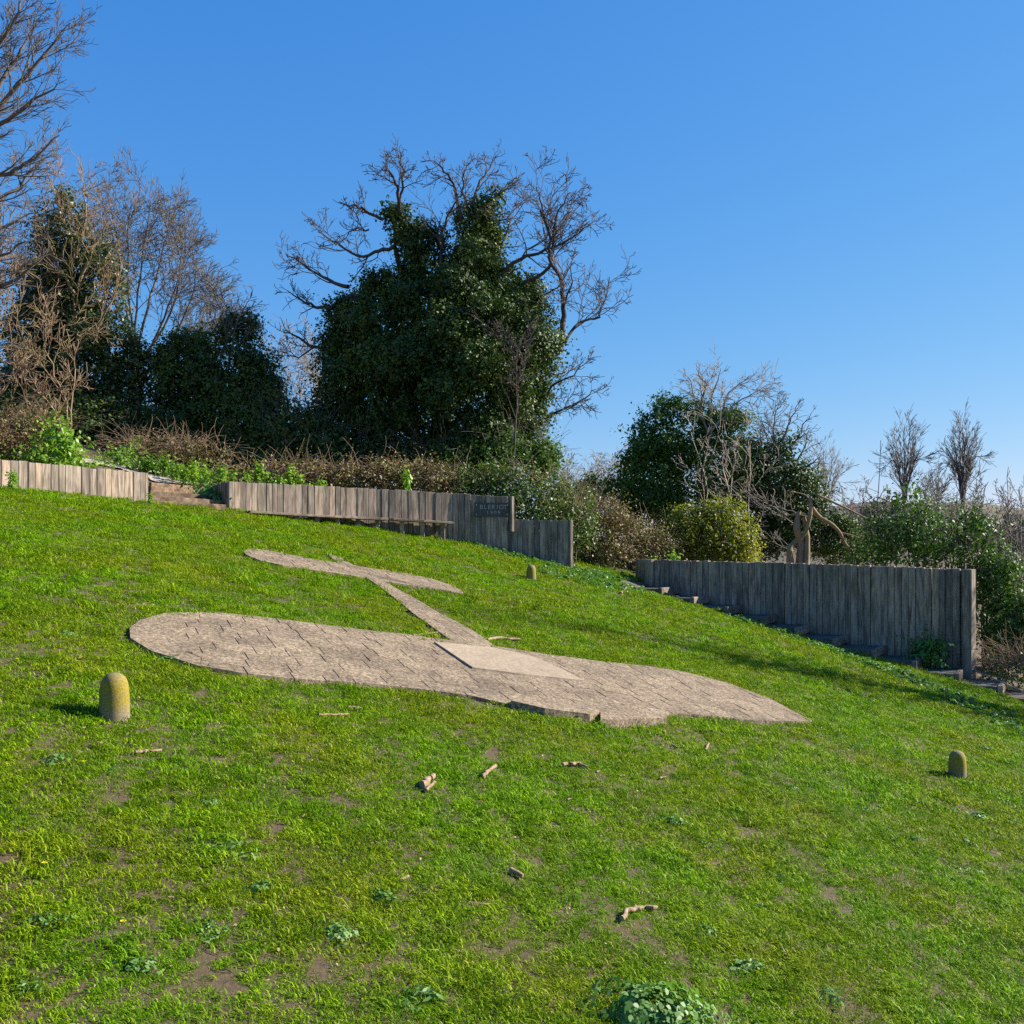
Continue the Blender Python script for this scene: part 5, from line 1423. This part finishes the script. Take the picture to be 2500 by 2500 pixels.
# plants on the right steps
bush('leafy_shrub', 'small dark plant growing against the foot of the tall wall', 'plant', [(2265, 1585, 22, 18, 28.7), (2262, 1605, 26, 14, 28.6)], 'weed', dens=200, size=.1, seed=66, nstem=2, clump=6, cs=.06)

# ------------------------------------------------------------------ sticks, litter, flowers
rng = random.Random(140)
def stick(name, pxs, r, label, cat='stick', group=None, mat='stick_wood', fork=None):
    W = [G(x, y) for x, y in pxs]
    pts = []
    for i in range(len(W) - 1):
        for t in (0, .25, .5, .75): pts.append(W[i].lerp(W[i + 1], t))
    pts.append(W[-1])
    pts = [(p.x + rng.gauss(0, r * .22), p.y + rng.gauss(0, r * .35), p.z + r * .8 + .012) for p in pts]
    r *= .72; rad = [r * rng.uniform(.7, 1.2) * (1 - .35 * i / len(pts)) for i in range(len(pts))]
    e0 = tuple(2 * pts[0][k] - pts[1][k] for k in range(3)); 
    pol = [([tuple(pts[0][k] * .995 + e0[k] * .005 for k in range(3))] + pts + [tuple(pts[-1][k] + (pts[-1][k] - pts[-2][k]) * .02 for k in range(3))], [r * .05] + rad + [r * .05])]
    if fork:
        f0, f1 = G(*fork[0]), G(*fork[1])
        pol.append(([(f0.x, f0.y, f0.z + r), ((f0.x + f1.x) / 2, (f0.y + f1.y) / 2, (f0.z + f1.z) / 2 + r + .01), (f1.x, f1.y, f1.z + r)], [r * .7, r * .6, r * .35]))
    b = pts[0]
    v_, f_ = tube_np(pol, 6); o = link(name, mesh_np(name, v_ - np.array(b), f_), MATS[mat]); o.location = b
    return tag(o, label, cat, group)
stick('stick', [(1190, 1568), (1215, 1563), (1272, 1568)], .045, 'long pale bent stick lying at the wing and fuselage corner')
stick('stick', [(1008, 1556), (1040, 1552), (1072, 1548)], .026, 'forked stick resting against the fuselage edge', fork=((1040, 1552), (1085, 1556)))
stick('stick', [(1372, 1876), (1390, 1873), (1415, 1873), (1432, 1881)], .036, 'thick bark-covered stick lying below the broken kerb')
stick('stick', [(1180, 1908), (1187, 1895), (1212, 1878)], .036, 'bent peeled stick pointing up the lawn')
stick('split_log', [(1036, 1932), (1048, 1918), (1056, 1908)], .055, 'short chunky piece of split log with bark on the lawn', 'log')
stick('split_log', [(1042, 1938), (1056, 1922), (1062, 1916)], .026, 'pale split sliver beside the chunky log piece', 'log')
stick('stick', [(1518, 2255), (1530, 2236), (1560, 2228), (1600, 2226)], .034, 'crooked stick with short side spurs near the biggest weed clump', fork=((1550, 2230), (1552, 2218)))
stick('stick', [(778, 1752), (815, 1752), (850, 1750)], .026, 'flat pale strip of wood below the wing, longest of two')
stick('stick', [(852, 1732), (884, 1737)], .026, 'short dark-ended wood strip just below the wing edge')
stick('stick', [(332, 1845), (360, 1842), (392, 1840)], .024, 'pale peeled stick lying near the lichen-stained bollard')
stick('stick', [(1722, 1838), (1730, 1822)], .03, 'stubby upright-looking stick below the pointed wing tip')
stick('stick', [(1735, 1788), (1770, 1802)], .026, 'short brown stick below the pointed wing tip')
stick('stick', [(1640, 1822), (1656, 1832)], .022, 'small dark twig below the broken kerb end')
stick('stick', [(1515, 1452), (1530, 1438), (1572, 1436)], .05, 'angled pale branch piece near the top of the right steps')
stick('stick', [(1385, 1394), (1450, 1402)], .04, 'straight pale branch lying beyond the end of the curved wall')
stick('stick', [(1248, 2132), (1276, 2150)], .028, 'short grey stick in the thin grass')
stick('stick', [(1905, 2318), (1928, 2350)], .016, 'thin dark twig lying down the slope')
stick('stick', [(1145, 2208), (1180, 2214), (1210, 2210)], .008, 'very thin straw-coloured stalk in the grass')
stick('stick', [(1135, 2018), (1165, 2016)], .009, 'slim pale straw among short grass')
stick('stick', [(1118, 1438), (1185, 1444)], .02, 'dark twig on the lawn near the tail tip')
stick('stick', [(975, 2158), (995, 2150)], .022, 'pale wood chip beside a bare soil patch')
TG = 'small wood scraps scattered on the lawn'
for x, y in ((128, 1722), (200, 1784), (240, 1822), (470, 1800), (538, 1788), (735, 2000), (1385, 1958), (1665, 1955), (1610, 1905), (1450, 1866), (2240, 2212), (2478, 1888), (2150, 1640), (1885, 1600), (1320, 2170), (412, 2200), (190, 1612), (1835, 1855), (1455, 1890), (1512, 1900), (1345, 1432), (905, 1330), (1560, 2186)):
    a = rng.uniform(-.6, .6); L = rng.uniform(7, 16)
    stick('wood_scrap', [(x, y), (x + L * math.cos(a), y + L * .5 * math.sin(a))], rng.uniform(.012, .02), 'small pale scrap of wood lying in the grass', 'wood scrap', TG)
# leaf litter
r = np.random.default_rng(150); n = 1500
y = np.sqrt(r.uniform(4.5 ** 2, 20 ** 2, n)); x = r.uniform(-.55, .55, n) * y; k = lawn_ok(x, y); x, y = x[k], y[k]
C = np.stack([x, y, gz(x, y) + r.uniform(.012, .035, len(x))], 1)
V, Fc = leaf_quads(C, r.normal(size=(len(x), 3)) * .6 + np.array([0, 0, .7]), r.uniform(.012, .034, len(x)), r, width=.3)
tag(link('leaf_litter', mesh_np('leaf_litter', V, Fc), MATS['litter']), 'scattered dry leaf and straw bits across the lawn', 'litter', kind='stuff')
# dandelions
for i, (x, y) in enumerate(((300, 2264), (42, 1614), (204, 1868), (108, 2120), (855, 1814))):
    p = G(x, y + 6)
    root = empty('dandelion', tuple(p)); tag(root, 'single yellow dandelion flower in the short grass', 'flower', 'dandelions in the lawn')
    bm = bmesh.new()
    for j in range(16):
        a = j * 2 * math.pi / 16; w = .16
        pts = [bm.verts.new((.003 * math.cos(a), .003 * math.sin(a), .05)), bm.verts.new((.016 * math.cos(a - w), .016 * math.sin(a - w), .056)), bm.verts.new((.022 * math.cos(a), .022 * math.sin(a), .053)), bm.verts.new((.016 * math.cos(a + w), .016 * math.sin(a + w), .056))]
        bm.faces.new(pts)
    link('petals', bm_mesh(bm, 'petals'), MATS['dandelion'], root)
    v, f = tube_np([([(0, 0, -.01), (.002, 0, .03), (0, 0, .05)], [.002, .002, .002])], 5)
    link('stem', mesh_np('stem', v, f), MATS['fresh'], root)
